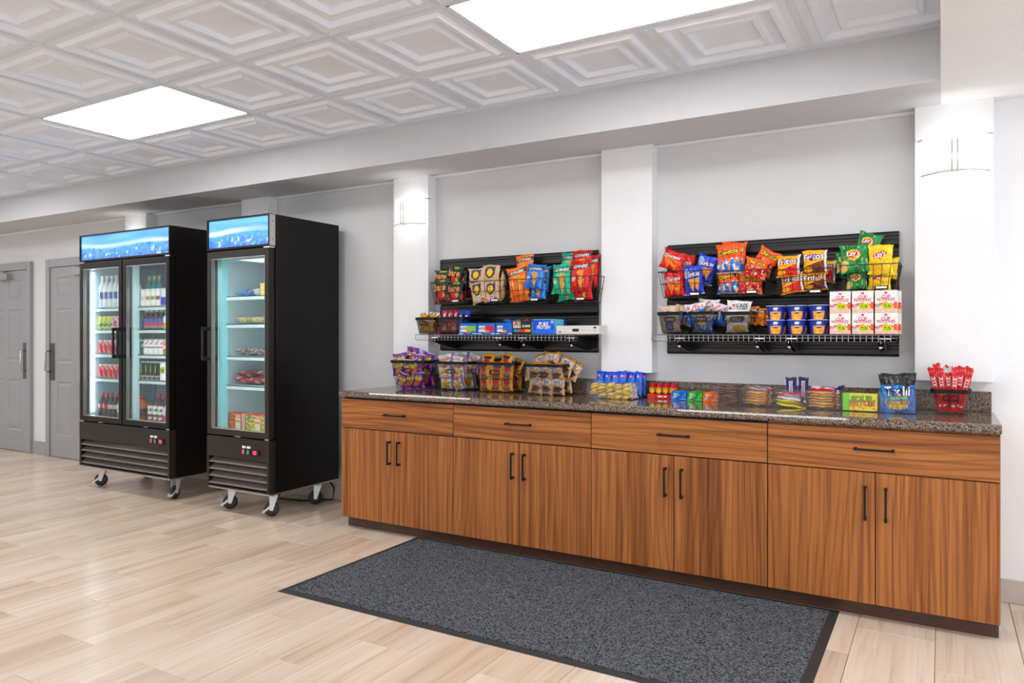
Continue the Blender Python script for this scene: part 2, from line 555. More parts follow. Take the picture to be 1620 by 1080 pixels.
ct_me = ceiling_tile()
lit = set()
for xi, yi in lights:
    lit.add((xi, yi)); lit.add((xi + 1, yi))
far = MB()
for xi in range(-16, 11):
    for yi in range(0, 11):
        if (xi, yi) in lit: continue
        xc = GX0 + CW * (xi + .5); yc = GY0 - CW * (yi + .5)
        if -.3 < xc < .9 and xc > 0.2 - .3 or yc < YF: continue
        link('ceiling_tile', ct_me, ceil, (xc, yc, ZC + 0.006))
bars = MB()
for xi in range(-16, 4):
    x = GX0 + CW * xi
    if x > 0: continue
    cuts = [GY0 - CW * (yi + .5) for a, yi in lights if a + 1 == xi]
    y1 = 3.65
    for yc in cuts + [None]:
        y0 = YF if yc is None else yc + CW / 2
        MB().box(x - .012, y0, ZC - .002, x + .012, y1, ZC + .02).build('grid_runner', BAR, ceil)
        if yc is not None: y1 = yc - CW / 2
for yi in range(0, 12):
    y = GY0 - CW * yi
    MB().box(XL, y - .012, ZC - .0025, 0, y + .012, ZC + .02).build('grid_runner', BAR, ceil)
MB().box(XL, 3.622, ZC - .006, 0, 3.652, ZC - .002).build('wall_angle', BAR, ceil)


# ---- luminous panels
lab = {(-1, 1): 'large luminous ceiling panel above the counter', (-6, 1): None}
for xi, yi in lights:
    xa = GX0 + CW * xi + .012; xb = xa + 2 * CW - .024
    ya = GY0 - CW * (yi + 1) + .012; yb = ya + CW - .024
    name = {(0, 1): 'lit two-by-four ceiling panel nearest the counter', (-5, 1): 'lit two-by-four ceiling panel in front of the coolers',
            (-10, 1): 'lit ceiling panel out over the grey doors'}.get((xi, yi), ('lit ceiling panel, %s row from the soffit, %s from the bulkhead' % (ORD[(yi - 1) // 4], ORD[-xi // 5])) if xi <= 0 else 'added unseen lit ceiling panel past the bulkhead, %s row from the back wall' % ORD[(yi - 1) // 4])  # panels past the bulkhead: added out of view to brighten the wall there
    xb = min(xb, XR - .02)
    t = thing('ceiling_light', name, 'ceiling light', ((xa + xb) / 2, (ya + yb) / 2, ZC), group='luminous ceiling panels')
    hx, hy = (xb - xa) / 2, (yb - ya) / 2
    f = MB()
    for a in ((-hx, -hy, hx, -hy + .012), (-hx, hy - .012, hx, hy), (-hx, -hy, -hx + .012, hy), (hx - .012, -hy, hx, hy)):
        f.box(a[0], a[1], -.001, a[2], a[3], .03)
    f.build('frame', BAR, t)
    MB().box(-hx + .012, -hy + .012, .006, hx - .012, hy - .012, .012).build('diffuser', PANELM, t)


# ---- six-panel grey doors
def make_door(name, x0, w, closer_x, plate_x, hand, lb):
    """x0 is the leaf's edge toward negative x"""
    d = thing(name, None, None, (x0, WY, 0), kind='structure'); d['label'] = lb
    h = 1.965
    fr = MB()
    fr.box(-.075, -.036, 0, -.004, -.001, h + .09); fr.box(w + .004, -.036, 0, w + .075, -.001, h + .09); fr.box(-.004, -.036, h + .006, w + .004, -.001, h + .09)
    bevel(fr.build('door_frame', DOOR, d), .004)
    st = 0.125
    cols = [(st, w / 2 - .06), (w / 2 + .06, w - st)]
    rows = [(0.228, 0.785), (0.98, 1.545), (1.655, 1.865)]
    lf = MB()
    y0, y1 = -.022, -.002
    lf.box(0, y0, .008, st, y1, h); lf.box(w - st, y0, .008, w, y1, h); lf.box(w / 2 - .06, y0, .008, w / 2 + .06, y1, h)
    zs = [.008] + [z for r_ in rows for z in r_] + [h]
    for xa, xb in cols:
        for q in range(0, len(zs), 2):
            lf.box(xa, y0, zs[q], xb, y1, zs[q + 1])
    lf.box(0, y1 - .004, .008, w, y1, h)
    lf.build('door_leaf', DOOR, d)
    for xa, xb in cols:
        for za, zb in rows:
            p = MB()
            # sunken moulding rising to a raised field
            pr = [(0, .0), (.012, .007), (.024, .007), (.046, .001)]
            vs, fs = [], []
            for dd, yy in pr:
                vs += [(xa + dd, y0 + yy, za + dd), (xb - dd, y0 + yy, za + dd), (xb - dd, y0 + yy, zb - dd), (xa + dd, y0 + yy, zb - dd)]
            for i in range(3):
                for j in range(4):
                    fs.append((i * 4 + j, i * 4 + (j + 1) % 4, i * 4 + 4 + (j + 1) % 4, i * 4 + 4 + j))
            fs.append((12, 13, 14, 15))
            p.add(vs, fs).build('door_panel', DOOR, d)
    MB().box(plate_x, y0 - .003, .794, plate_x + .085, y0, 1.183).build('push_plate', DARKPLATE, d)
    hx = plate_x + (.012 if hand < 0 else .07)
    MB().tube([(hx, y0 - .003, 1.10), (hx, y0 - .045, 1.10), (hx, y0 - .06, 1.085), (hx, y0 - .06, .90), (hx, y0 - .045, .885), (hx, y0 - .003, .885)], .008, 8).build('pull_handle', CHROME, d)
    bevel(MB().box(closer_x, -.075, h - .095, closer_x + .20, y0, h - .025).build('door_closer', DOOR, d), .004)
    MB().tube([(closer_x + .1, -.05, h - .01), (closer_x - .16 * hand, -.05, h + .03), (closer_x - .30 * hand, -.03, h + .055)], .008, 6).build('closer_arm', STEEL, d)
    return d


make_door('door_1', -9.40, 0.91, -9.02, 0.822, 1, 'grey six-panel door at the far end, with pull handle and closer')
make_door('door_2', -8.035, 0.91, .0, 0.0, -1, 'grey six-panel door half hidden behind the two-door cooler')
for o in list(bpy.data.objects):
    if o.name.startswith('door_closer') or o.name.startswith('closer_arm'):
        if o.parent.name == 'door_1': o.location.x += 9.40 + .0
        else: o.location.x += 0.47

# ================================================================== COUNTER
FY = 3.616
units = [(-3.4245, -2.5265, -2.979), (-2.5265, -1.626, -2.072), (-1.626, -0.714, -1.170), (-0.714, 0.209, -0.254)]
ulab = ['walnut base cabinet at the freezer end of the counter', 'walnut base cabinet, second from the freezer',
        'walnut base cabinet, third from the freezer', 'walnut base cabinet at the open end of the counter']


def bar_handle(parent, a, b):
    """black bar pull between two posts, a and b in the parent's space"""
    a, b = Vector(a), Vector(b)
    m = MB()
    d = (b - a).normalized()
    ax = 'x' if abs(d.x) > .5 else 'z'
    s = .0045
    lo = a - d * .008; hi = b + d * .008
    m.box(min(lo.x, hi.x) - (s if ax == 'z' else 0), a.y - s, min(lo.z, hi.z) - (s if ax == 'x' else 0), max(lo.x, hi.x) + (s if ax == 'z' else 0), a.y + s, max(lo.z, hi.z) + (s if ax == 'x' else 0))
    for p in (a, b):
        m.box(p.x - .006, a.y, p.z - .006, p.x + .006, 0, p.z + .006)
    return bevel(m.build('handle', BLACKM, parent), .0015)


for i, (xa, xb, xs) in enumerate(units):
    t = thing('base_cabinet', ulab[i], 'cabinet', (xa, FY, 0), group='walnut base cabinets')
    w = xb - xa; s = xs - xa; g = .0022
    c = MB()
    c.box(0, .02, .075, w, .56, .859)
    c.build('carcass', [BLACKM if i not in (3,) else WOODV], t)
    if i == 0: bevel(MB().box(.001, 0.0185, .075, .018, .56, .859).build('end_panel', WOODV, t), .001)
    MB().box(0 if i else 0, .066, 0, w - (.004 if i == 3 else 0), .082, .078).build('toe_kick', TOE, t)
    if i in (0, 3):
        x = 0.0 if i == 0 else w - .018
        MB().box(x, .0825, 0, x + .016, .56, .074).build('toe_return', TOE, t)
    dr = bevel(MB().box(-w / 2 + g, -.0, -.0935, w / 2 - g, .018, .0935).build('drawer_front', WOODH, t, (w / 2, 0, .757)), .0012)
    hc = [-2.967, -2.070, -1.168, -0.2585][i] - xa - w / 2
    bar_handle(dr, (hc - .074, -.03, .006), (hc + .074, -.03, .006))
    for k, (da, db) in enumerate(((0, s), (s, w))):
        d = bevel(MB().box(da + g - (da + db) / 2, 0, -.291, db - g - (da + db) / 2, .018, .2915).build('door', WOODV, t, ((da + db) / 2, 0, .366)), .0012)
        off = [(-.032, .044), (-.037, .039), (-.041, .043), (-.040, .042)][i][k]
        bar_handle(d, (s + off - (da + db) / 2, -.03, .0945 + .132), (s + off - (da + db) / 2, -.03, .0945 - 0.003))

ct = thing('countertop', 'long dark speckled granite countertop with low backsplash', 'countertop', (0, 0, 0))
m = MB()
prof = [(3.597, .872), (3.599, .888), (3.606, .897), (3.618, .9005), (4.178, .9005), (4.178, .862), (3.612, .862), (3.600, .864)]
m.prism(prof, -3.428, 0.212, 'x')
m.build('slab', GRANITE, ct, fix=True)
bevel(MB().box(-3.075, 4.176, .9005, 0.205, 4.198, .998).build('backsplash', GRANITE, ct), .003)

# ---- entrance mat
mat = thing('floor_mat', 'charcoal ribbed carpet mat with black rubber border along the counter', 'mat', (-1.6, 3.1, 0.0))
xa, xb, ya, yb = -2.843, -0.405, 2.548, 3.676
mm = MB()
bw = .042
o = [(xa, ya), (xb, ya), (xb, yb), (xa, yb)]; ii = [(xa + bw, ya + bw), (xb - bw, ya + bw), (xb - bw, yb - bw), (xa + bw, yb - bw)]
vs = [(x, y, 0.0005) for x, y in o] + [(x, y, .005) for x, y in ii] + [(x, y, .0005) for x, y in ii]
mm.add(vs, [(i, (i + 1) % 4, (i + 1) % 4 + 4, i + 4) for i in range(4)] + [(11, 10, 9, 8)])
mm.build('rubber_border', RUBBER, mat, (1.6, -3.1, 0))
mm = MB()
nx = 220
x0, x1 = xa + bw - .002, xb - bw + .002
vs, fs = [], []
for i in range(nx + 1):
    x = x0 + (x1 - x0) * i / nx
    z = .0085 if i % 2 else .0065
    vs += [(x, ya + bw - .002, z), (x, yb - bw + .002, z)]
for i in range(nx):
    fs.append((2 * i, 2 * i + 2, 2 * i + 3, 2 * i + 1))
mm.add(vs, fs, 0, True)
mm.box(x0, ya + bw - .002, .001, x1, yb - bw + .002, .0064)
mm.build('carpet_pile', CARPET, mat, (1.6, -3.1, 0))


# ---- half-round glass sconces
def sconce(x, lb):
    t = thing('wall_sconce', lb, 'sconce', (x, PY, 2.04), group='glass wall sconces')
    hw, h, sag = .139, .17, .085
    def arc(u, off=0):
        a = (u - .5) * 2
        return (a * hw, -.03 - (sag) * (1 - a * a) - off)
    g = MB()
    g.grid(16, 1, lambda u, v: (arc(u)[0], arc(u)[1], v * h), 0)
    g.grid(16, 1, lambda u, v: (arc(u)[0], arc(u)[1] + .004, v * h), 0, flip=True)
    g.build('glass_shade', SCONCEM, t)
    MB().tube([(arc(i / 16)[0], arc(i / 16)[1] - .001, -.002) for i in range(17)], .003, 6).build('lower_edge', STEEL, t)
    m = MB()
    for dx in (-.011, .011):
        m.tube([(dx, -.12, -.004), (dx, -.12, h * .83)], .0026, 6)
    m.build('chrome_bar', CHROME, t)
    m = MB()
    for dx in (-1, 1):
        m.tube([(dx * hw * .97, -.038, h + .001), (dx * (hw + .012), -.012, h + .004), (dx * (hw + .012), 0, h + .004)], .004, 6)
    m.tube([(-.011, -.12, -.004), (0, -.08, -.006), (.011, -.12, -.004)], .0026, 6)
    m.build('clip', CHROME, t)
    bevel(MB().box(-.05, -.014, .03, .05, 0, .14).build('back_plate', STEEL, t), .003)
    ld = bpy.data.lights.new('sconce_bulb', 'POINT'); ld.energy = BULB_POWER; ld.shadow_soft_size = .02; ld.color = (1, .98, .95)
    lo = bpy.data.objects.new('sconce_bulb', ld); COL.objects.link(lo); lo.parent = t; lo.location = (0, -.055, .10)
    return t


sconce(.052, 'lit half-round glass sconce at the counter end')
sconce(-3.215, 'lit half-round glass sconce beside the freezer')
sconce(-6.45, 'lit half-round glass sconce above the two-door cooler')

# ================================================================== PRINTED GOODS
def ell(u, v, cu, cv, ru, rv, rot=0):
    du, dv = u - cu, v - cv
    if rot:
        c, s = math.cos(R(rot)), math.sin(R(rot)); du, dv = du * c + dv * s, -du * s + dv * c
    return (du / ru) ** 2 + (dv / rv) ** 2 < 1


def rect(u, v, u0, v0, u1, v1):
    return u0 <= u <= u1 and v0 <= v <= v1


def tri(u, v, a, b, c):
    def sg(p, q): return (u - q[0]) * (p[1] - q[1]) - (p[0] - q[0]) * (v - q[1])
    d1, d2, d3 = sg(a, b), sg(b, c), sg(c, a)
    return not (((d1 < 0) or (d2 < 0) or (d3 < 0)) and ((d1 > 0) or (d2 > 0) or (d3 > 0)))


def nz(u, v, s, seed=0.0):
    return noise.noise(Vector((u * s, v * s, seed * 7.3)))


_TXT = {}


def text_shape(s, weight):
    """triangulated lettering, height of capitals about 1, centred on its own middle"""
    key = (s, weight)
    if key in _TXT: return _TXT[key]
    cu = bpy.data.curves.new('lettering_source', 'FONT')
    cu.body = s; cu.size = 1.0; cu.offset = weight; cu.resolution_u = 2; cu.align_x = 'CENTER'
    ob = bpy.data.objects.new('lettering_source', cu)
    me = bpy.data.meshes.new_from_object(ob)
    me.calc_loop_triangles()
    vs = [(v.co.x, v.co.y) for v in me.vertices]
    fs = [tuple(t.vertices) for t in me.loop_triangles]
    bpy.data.objects.remove(ob); bpy.data.curves.remove(cu); bpy.data.meshes.remove(me)
    if not vs: vs, fs = [(0, 0), (.1, 0), (0, .1)], [(0, 1, 2)]
    xs = [a for a, b in vs]; ys = [b for a, b in vs]
    base = _TXT.get((s, 0.0)) if weight else None
    if base: cx, cy, w = base[2], base[3], base[4]
    else: cx, cy, w = (min(xs) + max(xs)) / 2, (min(ys) + max(ys)) / 2, max(xs) - min(xs)
    _TXT[key] = (vs, fs, cx, cy, max(w, .05))
    return _TXT[key]


def put_text(mb, s, place, cu, cv, width, rot=0, shear=0.15, col=(1, 1, 1), out=None, weight=0.02, lift=0.0012, tall=1.0, ow=0.05):
    text_shape(s, 0.0)
    c, sn = math.cos(R(rot)), math.sin(R(rot))
    for wt, cc, lf in (((weight + ow, out, lift),) if out else ()) + ((weight, col, lift + 0.0006),):
        vs, fs, cx, cy, w = text_shape(s, wt)
        k = width / w
        pts = []
        for x, y in vs:
            y = (y - cy) * k * tall; x = (x - cx) * k + shear * y
            pts.append(place(cu + x * c - y * sn, cv + x * sn + y * c, lf))
        mb.add(pts, fs, 0, False, [cc] * len(pts))


def put_poly(mb, pts, place, col, lift=0.0012):
    vs = [place(u, v, lift) for u, v in pts]
    mb.add(vs, [tuple(range(len(vs)))], 0, False, [col] * len(vs))


def oval(cu, cv, ru, rv, n=16, rot=0):
    c, s = math.cos(R(rot)), math.sin(R(rot))
    return [(cu + ru * math.cos(2 * PI * i / n) * c - rv * math.sin(2 * PI * i / n) * s, cv + ru * math.cos(2 * PI * i / n) * s + rv * math.sin(2 * PI * i / n) * c) for i in range(n)]


# ---- designs: paint(u -1..1, v 0..1) and lettering (string, u, v, width as a share of the bag, rot, shear, colour, outline)
def vivid(c):
    l = .25 * c[0] + .6 * c[1] + .15 * c[2]
    return tuple(max(0.0, min(1.0, (l + (x - l) * 1.22) * .94)) for x in c)


W_, K_ = rgb(245, 245, 245), rgb(18, 18, 20)
DES = {}


def design(name, paint, texts=(), ar=1.32):
    DES[name] = dict(paint=paint, texts=texts, ar=ar)


def chips(u, v, spots, a, b, seed=0):
    for cu, cv, r in spots:
        if tri(u, v, (cu - r, cv + r * .45), (cu + r, cv + r * .55), (cu + r * .15, cv - r * .75)):
            return a if nz(u, v, 9, seed) > -.1 else b
    return None


def p_dred(u, v):
    c = chips(u, v, ((-.3, .38, .42), (.3, .30, .40)), rgb(236, 138, 30), rgb(206, 92, 20))
    if c: return c
    if ell(u, v, .1, .42, .85, .16): return rgb(232, 92, 46)
    if v > .95 or v < .035: return rgb(150, 14, 26)
    return rgb(192, 16, 34) if nz(u, v, 3) < .1 else rgb(214, 30, 46)


def p_dblue(u, v):
    c = chips(u, v, ((-.05, .34, .40), (.42, .38, .36)), rgb(238, 164, 44), rgb(214, 128, 24))
    if c: return c
    if tri(u, v, (-.25, .66), (.12, .66), (-.12, .84)): return rgb(190, 50, 40)
    if ell(u, v, -.62, .74, .35, .16): return rgb(150, 185, 235)
    if v < .04: return rgb(200, 215, 240)
    return rgb(14, 66, 190) if nz(u, v, 3, 2) < .12 else rgb(22, 88, 222)


design('doritos_red', p_dred, (('Doritos', -.05, .68, .72, 4, .2, W_, K_),))
design('doritos_blue', p_dblue, (('Doritos', .0, .70, .76, 8, .2, W_, K_),))


def p_chpuff(u, v):
    if v < .03: return W_
    e = .47 + .10 * u + .05 * nz(u, v, 4)
    if v > e: return rgb(250, 104, 14)
    if nz(u, v * 1.3, 4.2, 5) > .30: return rgb(236, 236, 240)
    if nz(u, v * 1.3, 4.2, 8) > .33: return rgb(240, 150, 40)
    return rgb(32, 126, 214)


def p_chhot(u, v):
    e = .56 - .06 * u + .03 * nz(u, v, 4)
    if v > e: return rgb(250, 106, 16)
    if v < .04: return rgb(232, 110, 30)
    if nz(u, v * 1.3, 5, 3) > .30: return rgb(238, 226, 220)
    if nz(u, v * 1.3, 5, 6) > .26: return rgb(238, 120, 30)
    return rgb(198, 14, 30)


YEL = rgb(250, 214, 40)
design('cheetos_puffs', p_chpuff, (('Cheetos', 0, .75, .86, 14, .2, YEL, K_, .10),))
design('cheetos_hot', p_chhot, (('Cheetos', -.02, .78, .84, -4, .2, YEL, K_, .10),))


def p_frito(low):
    def p(u, v):
        if u > .86 and v > .1: return W_
        if ell(u, v, -.05, .70, .8, .13, 0): return rgb(204, 22, 40)
        d = v - .50 - .16 * u
        if d > 0: return rgb(250, 178, 32)
        if d > -.05: return rgb(250, 204, 90)
        if v < .06: return rgb(246, 176, 50)
        if ell(u, v, -.55, .2, .4, .1): return rgb(240, 180, 60)
        return low if nz(u, v, 6, 4) < .22 else tuple(min(1, x * 1.5) for x in low)
    return p


design('fritos_red', p_frito(rgb(204, 18, 34)), (('Fritos', -.06, .71, .84, 8, .15, W_, rgb(24, 30, 90)),))
design('fritos_brown', p_frito(rgb(104, 44, 26)), (('Fritos', -.06, .71, .86, 8, .15, W_, rgb(24, 30, 90)),))


def p_lays(bg, bg2, chip):
    def p(u, v):
        if ell(u, v, -.05, .655, .60, .085, 4): return RIB
        if ell(u, v, -.05, .63, .50, .19): return rgb(250, 206, 30)
        if chip and ell(u, v, -.75, .25, .35, .2): return rgb(226, 196, 130)
        if chip and nz(u, v, 6, 3) > .42: return rgb(230, 220, 160)
        if not chip and ell(u, v, -.45, .22, .5, .2): return rgb(238, 190, 60)
        return bg if nz(u, v, 3, 1) < .1 else bg2
    return p


RIB = rgb(190, 18, 32)
design('lays_green', p_lays(rgb(6, 122, 66), rgb(20, 150, 84), True), (('Lay\'s', -.05, .66, .46, 6, .15, W_, RIB, .13),))
design('lays_yellow', p_lays(rgb(248, 206, 14), rgb(252, 222, 40), False), (('Lay\'s', -.05, .64, .46, 12, .15, W_, RIB, .13),))


def p_bare(u, v):
    if v > .88 and -.2 < u < .55: return rgb(116, 190, 50)
    if ell(u, v, -.1, .42, .3, .13): return rgb(200, 52, 36)
    if ell(u, v, .4, .34, .2, .13): return rgb(232, 150, 30)
    if v < .30 and nz(u, v, 5, 2) > .02: return rgb(176, 34, 26)
    return rgb(24, 22, 22)


design('bare', p_bare, (('bare', -.05, .68, .80, -3, 0, rgb(236, 160, 84), None),))


def p_tan(u, v):
    if ell(u, v, 0, .62, .36, .20): return rgb(246, 200, 40)
    if ell(u, v, 0, .62, .54, .28): return rgb(34, 34, 48)
    if rect(u, v, -.62, .52, .62, .90): return rgb(66, 84, 150)
    if v < .24 and nz(u, v, 5, 3) > .1: return rgb(214, 160, 60) if u < .1 else rgb(196, 70, 54)
    if v < .26 and abs(u) < .6: return rgb(210, 206, 214)
    return rgb(216, 186, 150)


design('popcorn_tan', p_tan)


def p_corn(bg, bg2):
    def p(u, v):
        d = v - .72 - .05 * u
        if 0 < d < .15: return rgb(34, 34, 36)
        c = chips(u, v, ((.15, .48, .36), (.2, .24, .3)), rgb(226, 168, 96), rgb(204, 138, 66), 4)
        if c: return c
        if ell(u, v, -.6, .42, .22, .08): return tuple(x * .5 + .5 for x in bg)
        return bg if nz(u, v, 3, 5) < .1 else bg2
    return p


for nm, a, b_ in (('orange', rgb(238, 118, 16), rgb(246, 146, 40)), ('blue', rgb(26, 112, 208), rgb(60, 146, 232)),
                  ('green', rgb(22, 158, 122), rgb(60, 190, 156)), ('red', rgb(196, 14, 34), rgb(220, 34, 56))):
    design('corn_' + nm, p_corn(a, b_), (('POP', -.62, .765, .24, 3, .25, b_, None), ('CORNERS', .14, .795, .66, 3, .25, W_, None)), 1.35)


def p_taki(u, v):
    if v > .965: return rgb(200, 200, 214)
    if ell(u, v, .1, .32, .6, .16, 15) and nz(u, v, 6, 2) > -.2: return rgb(222, 120, 44)
    if nz(u, v, 5, 6) > .34: return rgb(206, 60, 90)
    return rgb(72, 22, 140) if nz(u, v, 3) < .05 else rgb(94, 30, 172)


design('takis', p_taki, (('Takis', 0, .64, .78, 8, .1, rgb(244, 220, 40), K_),), 1.15)


def p_veg(u, v):
    if .62 < u < .86: return rgb(30, 120, 200)
    if u >= .86: return rgb(226, 120, 40)
    if ell(u, v, -.05, .30, .55, .22):
        return rgb(226, 166, 30) if (u * 9) % 1 > .25 else rgb(246, 206, 80)
    if v < .5 and nz(u, v, 4, 2) > .25: return rgb(70, 140, 60)
    return rgb(236, 234, 228)


design('veggie', p_veg, (('Garden', -.05, .86, .36, 0, .1, rgb(60, 80, 70), None), ('Veggie', -.05, .70, .78, 6, .2, rgb(196, 30, 50), None)), 1.3)


def p_mix(u, v):
    if rect(u, v, -.62, .66, .62, .84): return rgb(34, 40, 76)
    if ell(u, v, 0, .54, .56, .15): return rgb(190, 22, 40)
    if rect(u, v, -.6, .20, .6, .46): return rgb(110, 66, 52) if nz(u, v, 7) < .15 else rgb(180, 130, 100)
    if rect(u, v, -.6, .06, .6, .2): return rgb(176, 20, 36)
    return rgb(226, 168, 44)


design('trail_mix', p_mix, (), 1.25)


def p_amos(u, v):
    if ell(u, v, 0, .74, .74, .14): return rgb(236, 236, 236)
    if rect(u, v, -.42, .14, .52, .54): return rgb(74, 46, 38) if v < .46 else rgb(150, 116, 98)
    if ell(u, v, .6, .34, .18, .08): return rgb(40, 60, 120)
    if v > .86 or nz(u, v, 5, 4) > .33: return rgb(196, 136, 72)
    return rgb(214, 178, 138)


design('famous_amos', p_amos, (('Famous', 0, .77, .54, 5, .2, rgb(20, 50, 110), None), ('Amos', .05, .66, .36, 5, .2, rgb(20, 50, 110), None)), 1.25)


def p_ruf(u, v):
    if v > .70 + .1 * u: return rgb(226, 230, 238)
    if ell(u, v, -.1, .5, .5, .12): return rgb(240, 190, 50)
    if nz(u, v, 5, 2) > .36: return rgb(200, 216, 236)
    return rgb(12, 98, 180)


design('ruffles', p_ruf, (('Ruffles', 0, .80, .80, 8, .2, rgb(206, 26, 50), W_),), 1.2)


def p_cod(u, v):
    if rect(u, v, -.5, .66, -.3, .80): return rgb(200, 40, 50)
    if rect(u, v, -.8, .52, -.55, .62): return rgb(150, 50, 40)
    if ell(u, v, -.4, .7, .34, .2): return rgb(206, 216, 224)
    if v < .35 and ell(u, v, .3, .2, .7, .2): return rgb(222, 170, 60)
    return rgb(232, 232, 230)


design('cape_cod', p_cod, (('CAPE', .32, .76, .5, 8, .1, K_, None), ('COD', .36, .63, .42, 8, .1, K_, None)), 1.15)


def p_beige(u, v):
    if ell(u, v, -.1, .4, .55, .3): return rgb(70, 80, 140)
    if ell(u, v, -.1, .34, .3, .16): return rgb(220, 214, 214)
    return rgb(206, 180, 162)


design('pretzel', p_beige, (), 1.2)


def p_gold(u, v):
    if nz(u, v, 4, 3) > .22: return rgb(170, 60, 50)
    if v > .85: return rgb(224, 224, 214)
    return rgb(212, 168, 30)


design('gold_bag', p_gold, (), 1.2)


def p_pinkbar(u, v):
    if abs(u) < .55 and .42 < v < .9: return rgb(236, 210, 214) if nz(u, v, 8, 1) > .05 else rgb(190, 30, 70)
    if .2 < v < .4: return rgb(206, 150, 110)
    return rgb(196, 26, 82)


def p_bluebar(u, v):
    if .5 < v < .75 and abs(u) < .6: return rgb(220, 228, 244)
    return rgb(20, 70, 180)


def p_winebar(u, v):
    if .52 < v < .72 and abs(u) < .85: return rgb(228, 190, 196) if nz(u, v, 9, 2) > 0 else rgb(150, 24, 60)
    if ell(u, v, .45, .34, .4, .14): return rgb(206, 158, 116)
    return rgb(140, 26, 62)


design('pink_bar', p_pinkbar, (), 3.2)
design('blue_bar', p_bluebar, (), 3.2)
design('wine_bag', p_winebar, (), 1.1)


def p_bluepack(u, v):
    if ell(u, v, .55, .78, .2, .07): return rgb(226, 84, 110)
    if ell(u, v, -.1, .80, .3, .05) or ell(u, v, -.05, .34, .2, .04): return rgb(190, 220, 246)
    return rgb(24, 82, 206) if v > .72 else rgb(36, 120, 222)


design('blue_pack', p_bluepack, (), 1.6)
design('cracker', lambda u, v: rgb(224, 186, 96) if nz(u, v, 3, 2) < .12 else rgb(240, 214, 140), (), 2.2)


def p_trolli(u, v):
    if v > .80: return rgb(22, 22, 24) if nz(u, v, 5, 3) < .28 else rgb(120, 120, 124)
    if ell(u, v, 0, .2, .62, .12): return rgb(214, 150, 110) if nz(u, v, 8) > 0 else rgb(230, 220, 120)
    return rgb(24, 104, 184) if nz(u, v, 4, 2) < .12 else rgb(64, 156, 222)


design('trolli', p_trolli, (('Trolli', 0, .62, .74, 3, 0, W_, rgb(12, 40, 90), .07), ('SOUR BRITE', .1, .425, .5, 3, .1, rgb(190, 226, 40), rgb(20, 60, 30)),
                            ('Crawlers', 0, .31, .72, 4, .1, rgb(250, 176, 50), K_)), 1.12)


def p_candy(a, b, end, lines=None):
    def p(u, v):
        if v > .93 or v < .07: return end
        if v > .80: return b
        if lines and abs(u) > .72: return lines
        return a if nz(u, v, 5, 1) < .2 else tuple(min(1, x * 1.35 + .01) for x in a)
    return p


design('choc_bar', p_candy(rgb(62, 34, 32), rgb(82, 46, 42), rgb(130, 90, 84), rgb(140, 92, 82)), (), 3.0)
design('gold_bar', p_candy(rgb(222, 174, 110), rgb(200, 26, 40), rgb(232, 196, 150)), (), 3.0)
design('yellow_bar', p_candy(rgb(240, 220, 40), rgb(200, 170, 110), rgb(248, 226, 60)), (), 3.0)
design('white_bar', p_candy(rgb(216, 210, 214), rgb(70, 40, 60), rgb(228, 220, 220)), (), 3.0)
design('redpink_bar', p_candy(rgb(206, 40, 66), rgb(206, 40, 66), rgb(226, 90, 110)), (), 3.0)


def p_crunch(u, v):
    if v > .93: return rgb(60, 62, 70)
    if abs(u + .05) < .42 and .1 < v < .86: return rgb(228, 222, 226)
    return rgb(34, 38, 120)


design('crunch', p_crunch, (('CRUNCH', -.05, .48, .0, 90, 0, rgb(190, 30, 50), None),), 2.6)


def p_stick(u, v):
    if .52 < v < .80 and abs(u) < .6: return rgb(238, 226, 228) if abs(((v - .52) / .07) % 1 - .5) > .22 or abs(u) > .4 else rgb(206, 40, 64)
    if .84 < v < .93 and nz(u, v, 9, 2) > .05: return rgb(236, 150, 160)
    if .1 < v < .16 and abs(u) < .5: return rgb(236, 226, 226)
    return rgb(208, 16, 50)


design('red_stick', p_stick, (), 5.0)
design('silver_stick', lambda u, v: rgb(214, 214, 214) if v > .86 else p_stick(u, v), (), 5.0)


def p_meat(u, v):
    if nz(u, v, 3.2, 7) > .30: return rgb(228, 214, 216)
    return rgb(164, 60, 70) if nz(u, v, 6, 2) < .1 else rgb(190, 96, 102)


design('meat_pack', p_meat, (), 1.5)
design('frost_pack', lambda u, v: rgb(226, 232, 232) if nz(u, v, 5, 3) < .22 else rgb(60, 110, 110), (), 1.4)
design('cream_pack', lambda u, v: rgb(228, 214, 180) if nz(u, v, 5, 4) < .2 else rgb(206, 176, 110), (), 1.4)
design('green_pack', lambda u, v: rgb(70, 150, 120) if v > .55 else (rgb(120, 84, 76) if nz(u, v, 7, 1) < .1 else rgb(220, 216, 210)), (), 1.4)
design('blue_frozen', lambda u, v: rgb(40, 120, 200) if nz(u, v, 3, 1) < .15 else rgb(120, 180, 226), (), 1.4)


# ---- the bag itself: a crimped, puffed film bag; origin at the middle of its lower edge, print toward -y
_BAG = {}
BW, BT = 0.15, 0.045


